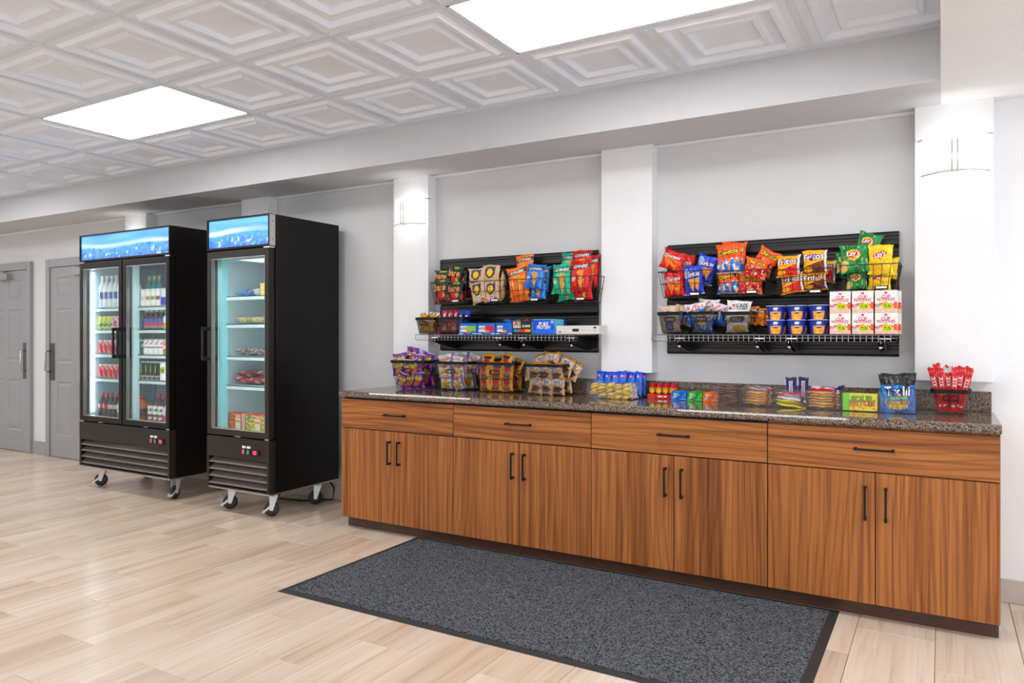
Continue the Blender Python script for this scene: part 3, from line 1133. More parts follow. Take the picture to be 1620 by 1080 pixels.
def bag_parts(des, seed, thick, res):
    key = (des, seed, thick, res)
    if key in _BAG: return _BAG[key]
    D = DES[des]; w = BW; h = BW * D['ar']
    sd = seed * 3.17 + len(des)

    def prof(uu, v):
        e = max(0.0, 1 - abs(uu) ** 2.6); s = max(0.0, 1 - abs(2 * v - 1) ** 3.2)
        return (e ** .62) * (s ** .8)

    def P(uu, v, lift, side=-1):
        vv = 2 * v - 1
        pinch = 1 - .075 * (1 - vv * vv) + .015 * math.sin(v * 17 + sd)
        x = uu * w / 2 * pinch * (1 + .05 * abs(vv) ** 6) + .006 * w * noise.noise(Vector((v * 6, sd, side * 0 + uu)))
        z = v * h + h * (.016 * math.sin(uu * 3.2 + sd) + .010 * math.sin(uu * 7 + 2 * sd) - .022 * (1 - uu * uu) * (seed != 1)) * (1 if v > .5 else -.6) * abs(vv) ** 3
        a = prof(uu, v)
        y = thick / 2 * a
        y += a * .006 * noise.noise(Vector((uu * 2.2 + sd, v * 3.0, side)))
        y += a * .0035 * noise.noise(Vector((uu * 6 + sd, v * 5 + uu * 2, side * 2)))
        # radiating creases run in from the crimped ends, and shallow dents cross the body
        y += a * .0030 * math.sin(uu * 16 + sd + 3 * v) * max(0, abs(vv) - .45) * 2
        y -= a * .0045 * max(0, noise.noise(Vector((uu * 3.1 + sd * 2, v * 3.7 + uu, side * 3 + 5))) - .1) * 3
        if v < .075 or v > .925:
            y += .0012 * math.sin(uu * 60)
        # soft bend across the whole bag
        bend = .012 * math.sin(vv * 1.6 + sd) * (abs(vv)) * (1 if seed % 2 else -1) + .006 * uu * math.cos(sd)
        return (x, side * (y + lift) + bend, z)

    m = MB()
    nu, nv = res
    m.grid(nu, nv, lambda a, b: P(2 * a - 1, b, 0, -1), 0, lambda a, b: vivid(D['paint'](2 * a - 1, b)))
    bu, bv = max(6, nu // 3), max(8, nv // 3)
    m.grid(bu, bv, lambda a, b: P(2 * a - 1, b, 0, 1), 0, lambda a, b: vivid(D['paint'](-(2 * a - 1), b)), flip=True)
    body = m.mesh('bag_film', FOIL)
    let = None
    if D['texts']:
        t = MB()
        def place(x, z, lf): return P(max(-.98, min(.98, x / (w / 2))), max(.01, min(.99, z / h)), lf, -1)
        for tx in D['texts']:
            s, cu, cv, wd, rot, sh, col, out = tx[:8]
            kw = {'ow': tx[8]} if len(tx) > 8 else {}
            width = wd * w if wd else .62 * h
            put_text(t, s, place, cu * w / 2, cv * h, width, rot, sh, col, out, tall=1.25 if wd else .8, **kw)
        let = t.mesh('lettering', INK)
    _BAG[key] = (body, let, h)
    return _BAG[key]


def bag(name, des, label, cat, loc, w, h, roll=0, yaw=0, tilt=0, group=None, seed=None, thick=BT, res=(34, 46)):
    """loc is the middle of the lower edge; roll turns it in its own plane, tilt leans its top back"""
    if seed is None: seed = int(abs(loc[0] * 977 + loc[2] * 331)) % 3
    body, let, h0 = bag_parts(des, seed, thick, res)
    o = link(name, body, None, loc)
    o.rotation_euler = Euler((R(-tilt), R(roll), R(yaw)), 'XYZ')
    o.scale = (w / BW, 1, h / h0)
    tag(o, label, cat, group)
    if let: link('lettering', let, o)
    return o


def pbox(name, label, cat, loc, size, paint, texts=(), group=None, yaw=0, res=(30, 24), side=None, top=None):
    """printed carton: loc is the lower front middle, size = (w, d, h); the front face carries the print"""
    w, d, h = size
    m = MB()
    m.grid(res[0], res[1], lambda a, b: ((a - .5) * w, 0, b * h), 0, lambda a, b: vivid(paint(2 * a - 1, b)), flat=True)
    sc = side or (lambda a, b: paint(-1 if a < 0 else 1, b))
    tc = top or (lambda a, b: paint(a, 1))
    m.grid(4, 8, lambda a, b: (w / 2, a * d, b * h), 0, lambda a, b: sc(2 * a - 1, b), flat=True)
    m.grid(4, 8, lambda a, b: (-w / 2, d - a * d, b * h), 0, lambda a, b: sc(2 * a - 1, b), flat=True)
    m.grid(8, 4, lambda a, b: ((a - .5) * w, b * d, h), 0, lambda a, b: tc(2 * a - 1, b), flat=True)
    m.grid(1, 1, lambda a, b: ((a - .5) * w, d, b * h), 0, lambda a, b: tc(0, b), flat=True, flip=True)
    m.grid(1, 1, lambda a, b: ((a - .5) * w, b * d, 0), 0, lambda a, b: tc(0, b), flat=True, flip=True)
    o = m.build(name, CARD, None, loc, (0, 0, R(yaw)))
    tag(o, label, cat, group)
    if texts:
        t = MB()
        for tx in texts:
            s, cu, cv, wd, rot, sh, col, out = tx[:8]
            put_text(t, s, lambda x, z, lf: (x, -lf * .6, z), cu * w / 2, cv * h, wd * w, rot, sh, col, out, tall=tx[8] if len(tx) > 8 else 1.0)
        t.build('lettering', INK, o)
    return o


# ---- drinks
_LATHE = {}


def drink(name, kind, label, loc, prof, colf, group, mat=None, n=18, yaw=0):
    if kind not in _LATHE:
        _LATHE[kind] = MB().lathe(prof, n, colf=colf).mesh(name, mat or LABEL)
    o = link(name, _LATHE[kind], None, loc, (0, 0, yaw))
    return tag(o, label, 'drink', group)


def can_prof(r, h, step=12):
    p = [(r * .78, 0), (r * .86, .002), (r, .008)]
    for i in range(step + 1):
        z = .009 + (h - .024) * i / step
        p.append((r, z))
    p += [(r * .86, h - .005), (r * .86, h), (r * .80, h), (r * .78, h - .004)]
    return p


def bottle_prof(r, h, neck=.36, lid=.012, step=10):
    hb = h * (.58)
    p = [(r * .8, 0), (r, .006)]
    for i in range(step + 1):
        p.append((r * (1 - .05 * math.sin(PI * i / step)), .008 + (hb - .008) * i / step))
    for i in range(1, 7):
        t = i / 6
        p.append((r * (1 - (1 - neck) * (3 * t * t - 2 * t ** 3)), hb + (h - hb - .03) * t))
    p += [(r * neck, h - .024), (r * neck * 1.15, h - .0235), (r * neck * 1.15, h - .0015), (r * neck * 1.05, h)]
    return p

# ================================================================== COOLERS
FRY = 3.455


def ice(seed):
    def lp(p, q, k): return tuple(x + (y - x) * max(0, min(1, k)) for x, y in zip(p, q))
    def pic(a, b):
        c = lp(rgb(62, 176, 250), rgb(40, 140, 244), b)
        c = lp(c, rgb(130, 214, 252), .8 * max(0, .4 + nz(a * .9, b * 2.2, 1.5, seed)))
        ridge = .46 + .06 * math.sin(a * 4 + seed) + .02 * nz(a, 0, 6, seed)
        d = b - ridge - .10
        wisp = max(0, 1 - abs(d) / .13) * max(0, .35 + 1.5 * nz(a * 1.5, b * 3, 1.0, seed + 3))
        c = lp(c, rgb(226, 240, 252), wisp)
        if b < ridge:
            k = (ridge - b) / ridge
            c = lp(rgb(74, 168, 244), rgb(44, 124, 226), k * 1.2)
            c = lp(c, rgb(26, 92, 206), max(0, nz(a * 5, b * 2.4, 2.4, seed + 1)) * 1.4)
            q = abs(nz(a * 6.5, b * 3.2, 2.2, seed + 5))
            if k > .15: c = lp(c, rgb(150, 208, 248), max(0, 1 - q / .10) * .6)
            g = nz(a * 8, b * 3.4, 2.2, seed + 9)
            if k > .25 and g > .28: c = lp(c, rgb(190, 226, 250), (g - .28) * 6)
        return c
    return pic


def cooler(name, label, xl, xr, ndoors, seed, group_cat):
    w = xr - xl
    t = thing(name, label, group_cat, (xl, FRY, 0))
    D = .665
    zb = .186
    b0 = .055          # doors stand this far proud of the body
    # body shell
    m = MB()
    m.box(0, b0, zb, .045, D, 2.094); m.box(w - .045, b0, zb, w, D, 2.094)
    m.box(.045, D - .04, zb, w - .045, D, 2.094)
    m.box(.045, b0, zb, w - .045, D - .04, .555); m.box(.045, b0, 1.868, w - .045, D - .04, 2.094)
    m.build('body', BLACK, t)
    MB().box(.01, .01, zb - .012, w - .004, D - .01, zb - .001).build('base_rail', STEEL, t)
    # liner
    m = MB()
    m.box(.045, b0 + .002, .555, .052, D - .04, 1.868); m.box(w - .052, b0 + .002, .555, w - .045, D - .04, 1.868)
    m.box(.052, D - .047, .555, w - .052, D - .04, 1.868)
    m.box(.052, b0 + .002, .555, w - .052, D - .047, .575); m.box(.052, b0 + .002, 1.86, w - .052, D - .047, 1.868)
    m.build('liner', FREEZIN if ndoors == 1 else WHITEIN, t)
    m = MB()
    for x in ((.10, w - .10) if ndoors == 1 else (.10, w / 2 - .06, w / 2 + .06, w - .10)):
        m.box(x - .012, D - .056, .60, x + .012, D - .047, 1.70)
    m.build('shelf_track', STEEL, t)
    zs = (1.493, 1.312, 1.112, .910) if ndoors == 2 else (1.548, 1.348, 1.116, .905)
    for z in zs:
        m = MB()
        m.box(.056, .10, z - .006, w - .056, D - .06, z)
        m.box(.056, .10, z - .028, w - .056, .108, z)
        m.build('shelf', SHELF, t)
    # white inner posts that carry the lamps
    posts = [(.052, .088, 1)] if ndoors == 1 else [(w / 2 - .05, w / 2 + .05, 0)]
    for xa, xb, q in posts:
        MB().box(xa, b0 + .004, .575, xb, b0 + .06, 1.86).build('inner_post', TEAL if ndoors == 1 else SHELF, t)
    # lamps
    def strip(x, sgn):
        mm = MB()
        zz = .63
        while zz < 1.80:
            mm.box(x - .006, b0 + .018, zz, x + .006, b0 + .034, zz + .018); zz += .0335
        mm.build('led_strip', LEDM, t)
    if ndoors == 2:
        strip(.060, 1); strip(w - .060, -1)
    else:
        strip(w - .060, -1); strip(w - .075, -1)
    # doors
    dw = w / ndoors
    for k in range(ndoors):
        xa, xb = k * dw + (.004 if k == 0 else .007), (k + 1) * dw - (.004 if k == ndoors - 1 else .007)
        z0, z1 = .56, 1.863
        fw = .046
        d = link('door', None, t, (0, 0, 0))
        mm = MB()
        mm.box(xa, 0, z0, xa + fw - .006, b0 - .006, z1); mm.box(xb - fw + .006, 0, z0, xb, b0 - .006, z1)
        mm.box(xa + fw - .006, 0, z0, xb - fw + .006, b0 - .006, z0 + .042); mm.box(xa + fw - .006, 0, z1 - .05, xb - fw + .006, b0 - .006, z1)
        bevel(mm.build('door_frame', GRILLE if ndoors == 1 else BLACK, d), .002)
        mm = MB()
        r_ = .005
        mm.box(xa + fw - .006, .004, z0 + .042, xa + fw, .03, z1 - .05); mm.box(xb - fw, .004, z0 + .042, xb - fw + .006, .03, z1 - .05)
        mm.box(xa + fw, .004, z0 + .042, xb - fw, .03, z0 + .047); mm.box(xa + fw, .004, z1 - .055, xb - fw, .03, z1 - .05)
        mm.build('glazing_strip', STEEL, d)
        MB().box(xa + fw, .012, z0 + .047, xb - fw, .018, z1 - .055).build('glass_pane', GLASS, d)
        hx = (xb - .022) if (ndoors == 2 and k == 0) else (xa + .022)
        mm = MB()
        mm.box(hx - .010, -.062, 1.085, hx + .010, -.048, 1.327)
        mm.box(hx - .010, -.050, 1.085, hx + .010, 0, 1.112); mm.box(hx - .010, -.050, 1.30, hx + .010, 0, 1.327)
        bevel(mm.build('handle', BLACKM, d), .004)
        MB().box((xa + xb) / 2 - .03, .004, z0 - .004, (xa + xb) / 2 + .03, .03, z0).build('door_stop', CHROME, d)
    # hinges
    m = MB()
    for x in ((w - .03,) if ndoors == 1 else (.03, w - .03)):
        m.box(x - .028, .004, 1.864, x + .028, .05, 1.872); m.box(x - .02, .006, .552, x + .02, .04, .559)
    m.build('hinge', CHROME, t)
    # header with backlit picture
    h = link('header', None, t)
    m = MB()
    a0, a1 = 1.874, 2.094
    m.box(0, 0, a0, w, .055, a0 + .014); m.box(0, 0, a1 - .012, w, .055, a1); m.box(0, 0, a0 + .014, .010, .055, a1 - .012); m.box(w - .010, 0, a0 + .014, w, .055, a1 - .012)
    m.box(.010, .02, a0 + .014, w - .010, .055, a1 - .012)
    m.build('header_frame', BLACKM, h)
    MB().box(w, .003, a0 + .004, w + .002, .052, a1 - .004).build('side_plate', STEEL if ndoors == 1 else BLACK, h)
    m = MB()
    for z in (a0 + .05, a1 - .05):
        m.lathe([(.004, 0), (.004, .002)], 8, (w + .002, .028, z), axis='x')
    m.build('screw', BLACKM, h)
    m = MB()
    pa = ice(seed)
    asp = w / .2
    m.grid(int(150 if ndoors == 2 else 90), 36, lambda a, b: (.010 + a * (w - .020), .012, a0 + .014 + b * (a1 - a0 - .026)), 0, lambda a, b: pa(a * asp / 3, b))
    m.build('lightbox_picture', LIGHTBOX, h)
    # lower grille: solid fascia above, blades below
    g = link('grille', None, t)
    m = MB()
    m.box(0, 0, .405, w, .02, .549); m.box(0, 0, zb, .022, .02, .405); m.box(w - .022, 0, zb, w, .02, .405); m.box(.022, 0, zb, w - .022, .02, .196)
    m.box(0, .02, zb, .01, b0, .549); m.box(w - .01, .02, zb, w, b0, .549)
    bevel(m.build('fascia', GRILLE, g), .0015)
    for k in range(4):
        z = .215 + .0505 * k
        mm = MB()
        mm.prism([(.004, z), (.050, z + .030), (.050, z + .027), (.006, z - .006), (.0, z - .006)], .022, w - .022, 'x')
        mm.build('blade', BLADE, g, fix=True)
    MB().box(.022, .052, zb, w - .022, .054, .405).build('backing', BLACKM, g)
    # controls
    cx = w - (.215 if ndoors == 2 else .250)
    for q, mt in ((0, SWRED), (1, SWGREEN)):
        s = link('switch', None, t)
        x = cx + .048 * q
        bevel(MB().box(x - .016, -.004, .440, x + .016, .0, .480).build('switch_bezel', BLACKM, s), .001)
        MB().box(x - .012, -.008, .445, x + .010, -.004, .475).build('rocker', mt, s)
        MB().box(x - .018, -.001, .484, x + .018, .0, .500).build('switch_label', PAPER, s)
    s = link('thermostat', None, t)
    x = cx + .122
    bevel(MB().box(x - .036, -.008, .438, x + .036, 0, .482).build('thermostat_case', BLACKM, s), .002)
    MB().box(x - .022, -.0095, .448, x + .012, -.008, .474).build('display', LEDRED, s)
    # casters
    for ci, (x, y, br) in enumerate(((.09, .13, 1), (w - .12, .13, 1), (.09, D - .12, 0), (w - .12, D - .12, 0))):
        c = link('caster', None, t, (x, y, 0), (0, 0, R((-48, 18, -40, -44)[ci] if ndoors == 2 else (-44, -50, -40, -44)[ci])))
        MB().box(-.055, -.045, .163, .055, .045, .174).build('mount_plate', ZINC, c)
        m = MB()
        m.lathe([(.006, -.017), (.034, -.018), (.049, -.011), (.052, -.003), (.052, .003), (.049, .011), (.034, .018), (.006, .017)], 20, (0, 0, .052), axis='x')
        m.build('wheel', RUBBER, c)
        m = MB()
        for s_ in (-1, 1):
            m.prism([(-.012, .046), (.010, .042), (.042, .140), (.036, .158), (-.012, .158)], s_ * .022 - .002, s_ * .022 + .002, 'x')
        m.lathe([(.03, 0), (.032, .014)], 14, (0, .014, .150))
        m.build('fork', ZINC, c, fix=True)
        if br:
            m = MB()
            m.prism([(-.064, .034), (-.058, .026), (.006, .070), (-.004, .084)], -.020, .020, 'x')
            m.build('brake_pedal', ZINC, c, fix=True)
        m = MB()
        for bx in (.05, .062):
            m.lathe([(.006, 0), (.006, .012)], 6, (bx, .02, .152))
        m.build('bolt', CHROME, c)
    return t


cooler('two_door_cooler', 'black two-door glass drinks cooler with wide lit blue ice header', -6.202, -5.007, 2, 2.0, 'cooler')
cooler('single_door_freezer', 'black single-door glass freezer with lit blue ice header', -4.575, -3.930, 1, 5.0, 'freezer')
cd = MB().tube([(-4.04, 4.10, .20), (-4.01, 4.155, .10), (-4.02, 4.15, .012), (-4.20, 4.02, .008), (-4.40, 3.98, .008), (-4.55, 4.05, .008)], .006, 8)
tag(cd.build('power_cord', BLACKM), 'black power cord trailing under the single-door freezer', 'cord')

# ---- drinks, shelf by shelf
DY = 3.60
SHN = ['top', 'second', 'third', 'fourth', 'bottom']
SHZ = [1.493, 1.312, 1.112, .910, .575]


def bands(*bs):
    """(upper z, colour) from the bottom up"""
    def f(t, z):
        for zz, c in bs:
            if z <= zz:
                return c(t, z) if callable(c) else c
        return bs[-1][1]
    return f


ALU = rgb(206, 208, 210)


def row(name, kind, desc, door, sh, n, x0, dx, prof, colf, mat=None, start=0, yaw=.75, y=DY):
    side = 'hinge side' if door == 'first' else 'handle side'
    for k in range(n):
        lb = '%s, %s shelf, %s cooler door, %s from %s' % (desc, SHN[sh], door, ORD[start + k], side)
        drink(name, kind, lb, (x0 + dx * k, y, SHZ[sh] + .001), prof, colf, '%s on the %s shelf' % (desc + 's', SHN[sh]), mat, yaw=yaw)


XA, XB = -6.112, -5.598
def wlab(c):
    return lambda t, z: c if math.sin(t * 2 + 1) < .5 else rgb(226, 234, 240)
row('water_bottle', 'water', 'clear water bottle with blue label', 'first', 0, 5, XA, .066, bottle_prof(.031, .27), bands((.07, rgb(214, 228, 232)), (.13, wlab(rgb(46, 84, 160))), (.244, rgb(222, 234, 236)), (9, rgb(236, 240, 244))))
row('water_bottle', 'water', 'clear water bottle behind the front row', 'first', 0, 5, XA + .03, .066, bottle_prof(.031, .27), None, y=DY + .075)
def speckle(base, spots, sc, sd):
    return lambda t, z: spots if noise.noise(Vector((math.cos(t) * sc, math.sin(t) * sc, z * 40 + sd))) > .12 else base
row('soda_can', 'limecan', 'yellow-green soda can', 'first', 1, 3, XA, .0665, can_prof(.032, .112), bands((.007, ALU), (.10, speckle(rgb(206, 204, 60), rgb(30, 130, 76), 1.4, 1)), (9, rgb(216, 220, 120))))
row('soda_can', 'pinkcan', 'pale soda can with a red figure', 'first', 1, 2, XA + .0665 * 3, .0665, can_prof(.032, .112), bands((.007, ALU), (.10, speckle(rgb(226, 206, 206), rgb(176, 50, 80), 1.4, 4)), (9, ALU)), start=3)
redc = bands((.007, ALU), (.10, lambda t, z: rgb(240, 214, 220) if abs(math.sin(t * 1.5 + z * 34)) < .2 else rgb(196, 10, 42)), (9, ALU))
row('soda_can', 'redcan', 'red soda can with pale swirl', 'first', 2, 5, XA, .0665, can_prof(.032, .112), redc, yaw=1.1)
row('soda_can', 'redcan', 'red soda can with pale swirl', 'first', 3, 5, XA, .0665, can_prof(.032, .112), redc, yaw=1.1)
cola = rgb(28, 12, 12)
row('cola_bottle', 'cola', 'red-label cola bottle', 'first', 4, 2, XA - .002, .0665, bottle_prof(.032, .205, .34), bands((.075, cola), (.118, lambda t, z: rgb(246, 230, 230) if abs(math.sin(t * 2.5)) < .25 and .085 < z < .108 else rgb(206, 16, 34)), (.180, cola), (9, rgb(206, 22, 38))))
row('cola_bottle', 'cola2', 'silver-label cola bottle', 'first', 4, 2, XA + .0665 * 2 - .002, .0665, bottle_prof(.032, .205, .34), bands((.075, cola), (.118, lambda t, z: rgb(200, 40, 50) if abs(math.sin(t * 2.5)) < .3 and .085 < z < .108 else rgb(206, 198, 198)), (.180, cola), (9, rgb(206, 22, 38))), start=2)
row('soda_bottle', 'limeb', 'green and white soda bottle', 'first', 4, 1, XA + .0665 * 4 - .002, .066, bottle_prof(.032, .20), bands((.06, rgb(70, 120, 60)), (.12, speckle(rgb(226, 230, 210), rgb(150, 190, 40), 1.5, 2)), (.176, rgb(96, 150, 80)), (9, rgb(60, 130, 60))), start=4)

row('water_bottle', 'whiteb', 'cloudy white bottle', 'second', 0, 1, XB, .064, bottle_prof(.031, .20), bands((.06, rgb(206, 216, 230)), (.12, rgb(150, 170, 206)), (.176, rgb(216, 222, 230)), (9, rgb(60, 150, 150))))
def slim(dot):
    return bands((.008, ALU), (.022, lambda t, z: rgb(70, 90, 120) if math.sin(t * 9) > .1 else W_), (.056, W_),
                 (.078, lambda t, z: dot if math.cos(t + 1.9) > .82 else W_), (.118, W_), (.126, lambda t, z: rgb(40, 40, 44) if math.cos(t + 1.9) > .8 else W_), (9, rgb(232, 232, 234)))
for k, c in enumerate((rgb(220, 220, 224), rgb(206, 120, 60), rgb(120, 180, 50), rgb(150, 40, 60))):
    row('seltzer_can', 'slim%d' % k, 'tall can with %s mark' % ('no', 'an orange', 'a green', 'a dark red')[k], 'second', 0, 1, XB + .064 * (k + 1), .064, can_prof(.0285, .142), slim(c), start=k + 1)
row('energy_can', 'bluecan', 'silver and blue energy drink can', 'second', 0, 1, XB + .064 * 5, .064, can_prof(.0285, .142), bands((.008, ALU), (.07, lambda t, z: rgb(16, 60, 180) if math.cos(t + 1.2) > .1 else rgb(210, 214, 222)), (.13, lambda t, z: rgb(210, 214, 222) if math.cos(t + 1.2) > .3 else rgb(24, 66, 176)), (9, ALU)), start=5)
row('water_bottle', 'tealb', 'teal bottle standing behind the white cans', 'second', 0, 3, XB + .01, .064, bottle_prof(.031, .255), bands((.22, rgb(90, 176, 180)), (9, rgb(214, 208, 140))), y=DY + .08)
row('soda_bottle', 'greenb', 'dark green soda bottle', 'second', 1, 1, XB + .02, .064, bottle_prof(.031, .155), bands((.04, rgb(10, 110, 100)), (.09, rgb(60, 90, 120)), (9, rgb(16, 130, 116))))
row('tea_bottle', 'teab', 'dark tea bottle with white cap', 'second', 1, 4, XB + .064 * 1.6, .063, bottle_prof(.0295, .155, .5), bands((.016, rgb(60, 40, 66)), (.028, lambda t, z: rgb(190, 186, 206) if math.sin(t * 8) > 0 else rgb(60, 50, 90)), (.056, rgb(206, 22, 56)), (.088, lambda t, z: rgb(60, 100, 180) if math.cos(t + 1.9) > .3 else rgb(226, 220, 226)), (.132, rgb(56, 30, 40)), (9, rgb(240, 240, 240))), start=1)
row('juice_bottle', 'limej', 'white and lime juice bottle', 'second', 1, 1, XB + .064 * 5.55, .064, bottle_prof(.030, .15), bands((.03, rgb(140, 200, 40)), (.05, rgb(236, 130, 40)), (9, rgb(228, 232, 230))), start=5)
row('seltzer_can', 'greencan', 'dark green can with pale script', 'second', 2, 1, XB + .02, .064, can_prof(.036, .118), bands((.06, rgb(8, 104, 70)), (.084, lambda t, z: rgb(190, 220, 200) if math.sin(t * 11) > .2 else rgb(8, 104, 70)), (.11, rgb(8, 104, 70)), (9, ALU)))
row('seltzer_can', 'markcan', 'white can with black and red slash', 'second', 2, 4, XB + .064 * 1.65, .064, can_prof(.031, .122), bands((.058, W_), (.062, lambda t, z: rgb(60, 60, 66) if math.cos(t + 1.8) > .3 else W_), (.082, W_), (.104, lambda t, z: rgb(190, 30, 44) if abs(math.sin(t + .5 - z * 22)) < .16 else W_), (.112, rgb(226, 226, 230)), (9, ALU)), start=1)
row('juice_bottle', 'orangej', 'tall orange-labelled juice bottle', 'second', 2, 1, XB + .064 * 5.5, .064, bottle_prof(.029, .165), bands((.02, rgb(120, 180, 60)), (.045, rgb(226, 70, 50)), (.07, rgb(230, 226, 220)), (.09, rgb(236, 120, 50)), (.13, rgb(222, 170, 110)), (9, rgb(240, 240, 240))), start=5)
row('seltzer_can', 'green2', 'short dark green can', 'second', 3, 1, XB + .005, .064, can_prof(.030, .122), bands((.04, rgb(60, 130, 40)), (.112, rgb(16, 96, 60)), (9, ALU)))
mon = bands((.007, ALU), (.026, lambda t, z: rgb(120, 124, 120) if math.sin(t * 14) > .3 else K_), (.036, rgb(176, 178, 176)), (.054, K_), (.118, lambda t, z: rgb(120, 214, 30) if (math.cos(t + 1.9) > .62 and abs(math.sin(t * 8.2 + .6)) > .45) else K_), (.138, K_), (9, ALU))
row('energy_can', 'monster', 'black can with green claw mark', 'second', 3, 4, XB + .064 * 1.0, .0615, can_prof(.029, .147), mon, start=1)
row('energy_can', 'ringcan', 'white can with yellow-green ring', 'second', 3, 1, XB + .064 * 4.95, .064, can_prof(.0305, .147), bands((.05, W_), (.112, lambda t, z: (rgb(40, 40, 44) if ((t - 4.38) * .031) ** 2 + (z - .08) ** 2 < .00012 else (rgb(176, 180, 30) if ((t - 4.38) * .031) ** 2 + (z - .08) ** 2 < .0007 else W_))), (.138, W_), (9, ALU)), start=5)
row('iced_tea_bottle', 'orangeb', 'large amber bottle with dark label', 'second', 4, 1, XB - .002, .064, bottle_prof(.050, .20), bands((.04, rgb(150, 70, 20)), (.10, rgb(44, 46, 50)), (.176, rgb(206, 112, 40)), (9, rgb(226, 66, 30))), y=DY + .02)
row('iced_tea_bottle', 'orangeb2', 'orange-capped amber bottle behind the shakes', 'second', 4, 4, XB + .10, .078, bottle_prof(.037, .215), bands((.04, rgb(120, 60, 26)), (.10, rgb(60, 46, 46)), (.19, rgb(146, 70, 30)), (9, rgb(222, 70, 34))), y=DY + .105)
shake = bands((.02, rgb(80, 54, 44)), (.045, lambda t, z: rgb(226, 220, 214) if math.cos(t + 1.9) > .86 else rgb(96, 62, 50)), (.066, rgb(116, 74, 58)), (.126, lambda t, z: (rgb(60, 80, 110) if abs(math.sin(t * 6)) > .7 and .085 < z < .112 else rgb(238, 236, 232)) if math.cos(t + 2.05) > .45 else rgb(100, 64, 52)), (.140, rgb(84, 58, 52)), (9, rgb(62, 56, 60)))
sh_prof = [(.024, 0), (.028, .004)] + [(.0285, .006 + .13 * i / 12) for i in range(13)] + [(.022, .142), (.021, .146), (.021, .166), (.020, .168)]
row('shake_carton', 'shake', 'brown shake bottle with round white label', 'second', 4, 3, XB + .064 * 2.4, .0655, sh_prof, shake, start=1)
row('juice_bottle', 'pinkj', 'small red and purple juice bottle', 'second', 4, 1, XB + .064 * 5.55, .064, bottle_prof(.031, .18), bands((.035, rgb(176, 60, 190)), (.064, rgb(226, 40, 76)), (.10, lambda t, z: rgb(236, 226, 236) if math.sin(t * 5) > -.2 else rgb(120, 100, 180)), (.155, rgb(226, 200, 220)), (9, rgb(50, 70, 190))), start=5)

# ---- frozen goods
FZ = [1.548, 1.348, 1.116, .905, .575]


def lying(des, label, x, y, z, w, l, yaw=0, name='frozen_pack', group=None, thick=.05):
    o = bag(name, des, label, 'food pack', (x, y, z + thick / 2 + .004), w, l, group=group, thick=thick, res=(20, 24))
    o.rotation_euler = Euler((R(-90), 0, R(yaw)), 'XYZ')
    return o


lying('blue_frozen', 'pale blue frozen pack at the glass on the freezer top shelf', -4.39, 3.60, FZ[0], .15, .19, 4)
lying('frost_pack', 'white frosted pack beside the blue one on the freezer top shelf', -4.235, 3.59, FZ[0], .13, .19, -5)
lying('frost_pack', 'white frosted pack lying behind, freezer top shelf', -4.26, 3.78, FZ[0], .15, .19, 12)
for k in range(3):
    pbox('frozen_carton', 'small yellow carton, %s of the stack on the freezer top shelf' % ('bottom', 'middle', 'top')[k], 'carton', (-4.105, 3.575, FZ[0] + .0285 * k + .001), (.10, .15, .028),
         lambda u, v: rgb(226, 196, 110) if v < .8 else rgb(236, 222, 170), res=(6, 5), group='yellow cartons on the freezer top shelf')
for k in range(3):
    lying('cream_pack', 'cream wrapped pack on second freezer shelf, %s from hinge side' % ORD[2 - k], -4.42 + .14 * k, 3.61 + .01 * k, FZ[1], .145, .18, -6 + 7 * k)
for k in range(3):
    lying('green_pack', 'green and brown frozen pack on the third freezer shelf, %s from the hinge side' % ORD[2 - k], -4.40 + .135 * k, 3.60, FZ[2], .14, .18, 5 - 4 * k)
for k in range(3):
    lying('meat_pack', 'pinkish red pack, fourth freezer shelf, lower layer, %s from hinge side' % ORD[2 - k], -4.42 + .145 * k, 3.60, FZ[3], .15, .19, -3 + 5 * k)
for k in range(2):
    lying('meat_pack', 'pinkish red pack, fourth freezer shelf, upper layer, %s from hinge side' % ORD[1 - k], -4.40 + .17 * k, 3.63, FZ[3] + .045, .17, .19, 8 - 12 * k)


def meal(food, f2):
    def p(u, v):
        if u > .9 or u < -.94 or v > .96: return rgb(206, 80, 44)
        if .18 < u < .82:
            if .52 < v < .64: return rgb(196, 160, 40)
            if v > .64: return rgb(232, 206, 196) if abs(((v * 11) % 1) - .5) > .25 or v < .7 else rgb(206, 90, 80)
            if v > .1: return rgb(222, 218, 206)
        if ell(u, v, -.6, .82, .16, .1): return rgb(60, 120, 170)
        return food if nz(u * 1.2, v * 2, 4.5, 3) > 0 else f2
    return p


pa, pb_ = meal(rgb(196, 120, 74), rgb(150, 56, 30)), meal(rgb(226, 200, 130), rgb(120, 140, 60))
mname = ['frozen meal box with red noodle picture', 'frozen meal box with pale pasta picture', 'frozen meal box with pasta and greens picture']
for k, (x, w) in enumerate(((-4.421, .176), (-4.214, .172), (-4.052, .14))):
    for q in range(2):
        pbox('frozen_meal', mname[k] + (' on the freezer floor at the glass' if q == 0 else ' standing behind the front one'), 'carton', (x, 3.565 + .055 * q, .576), (w, .042, .128), pa if k == 0 else pb_,
             side=lambda u, v: rgb(232, 226, 220), top=lambda u, v: rgb(206, 84, 60), group='frozen meal boxes')

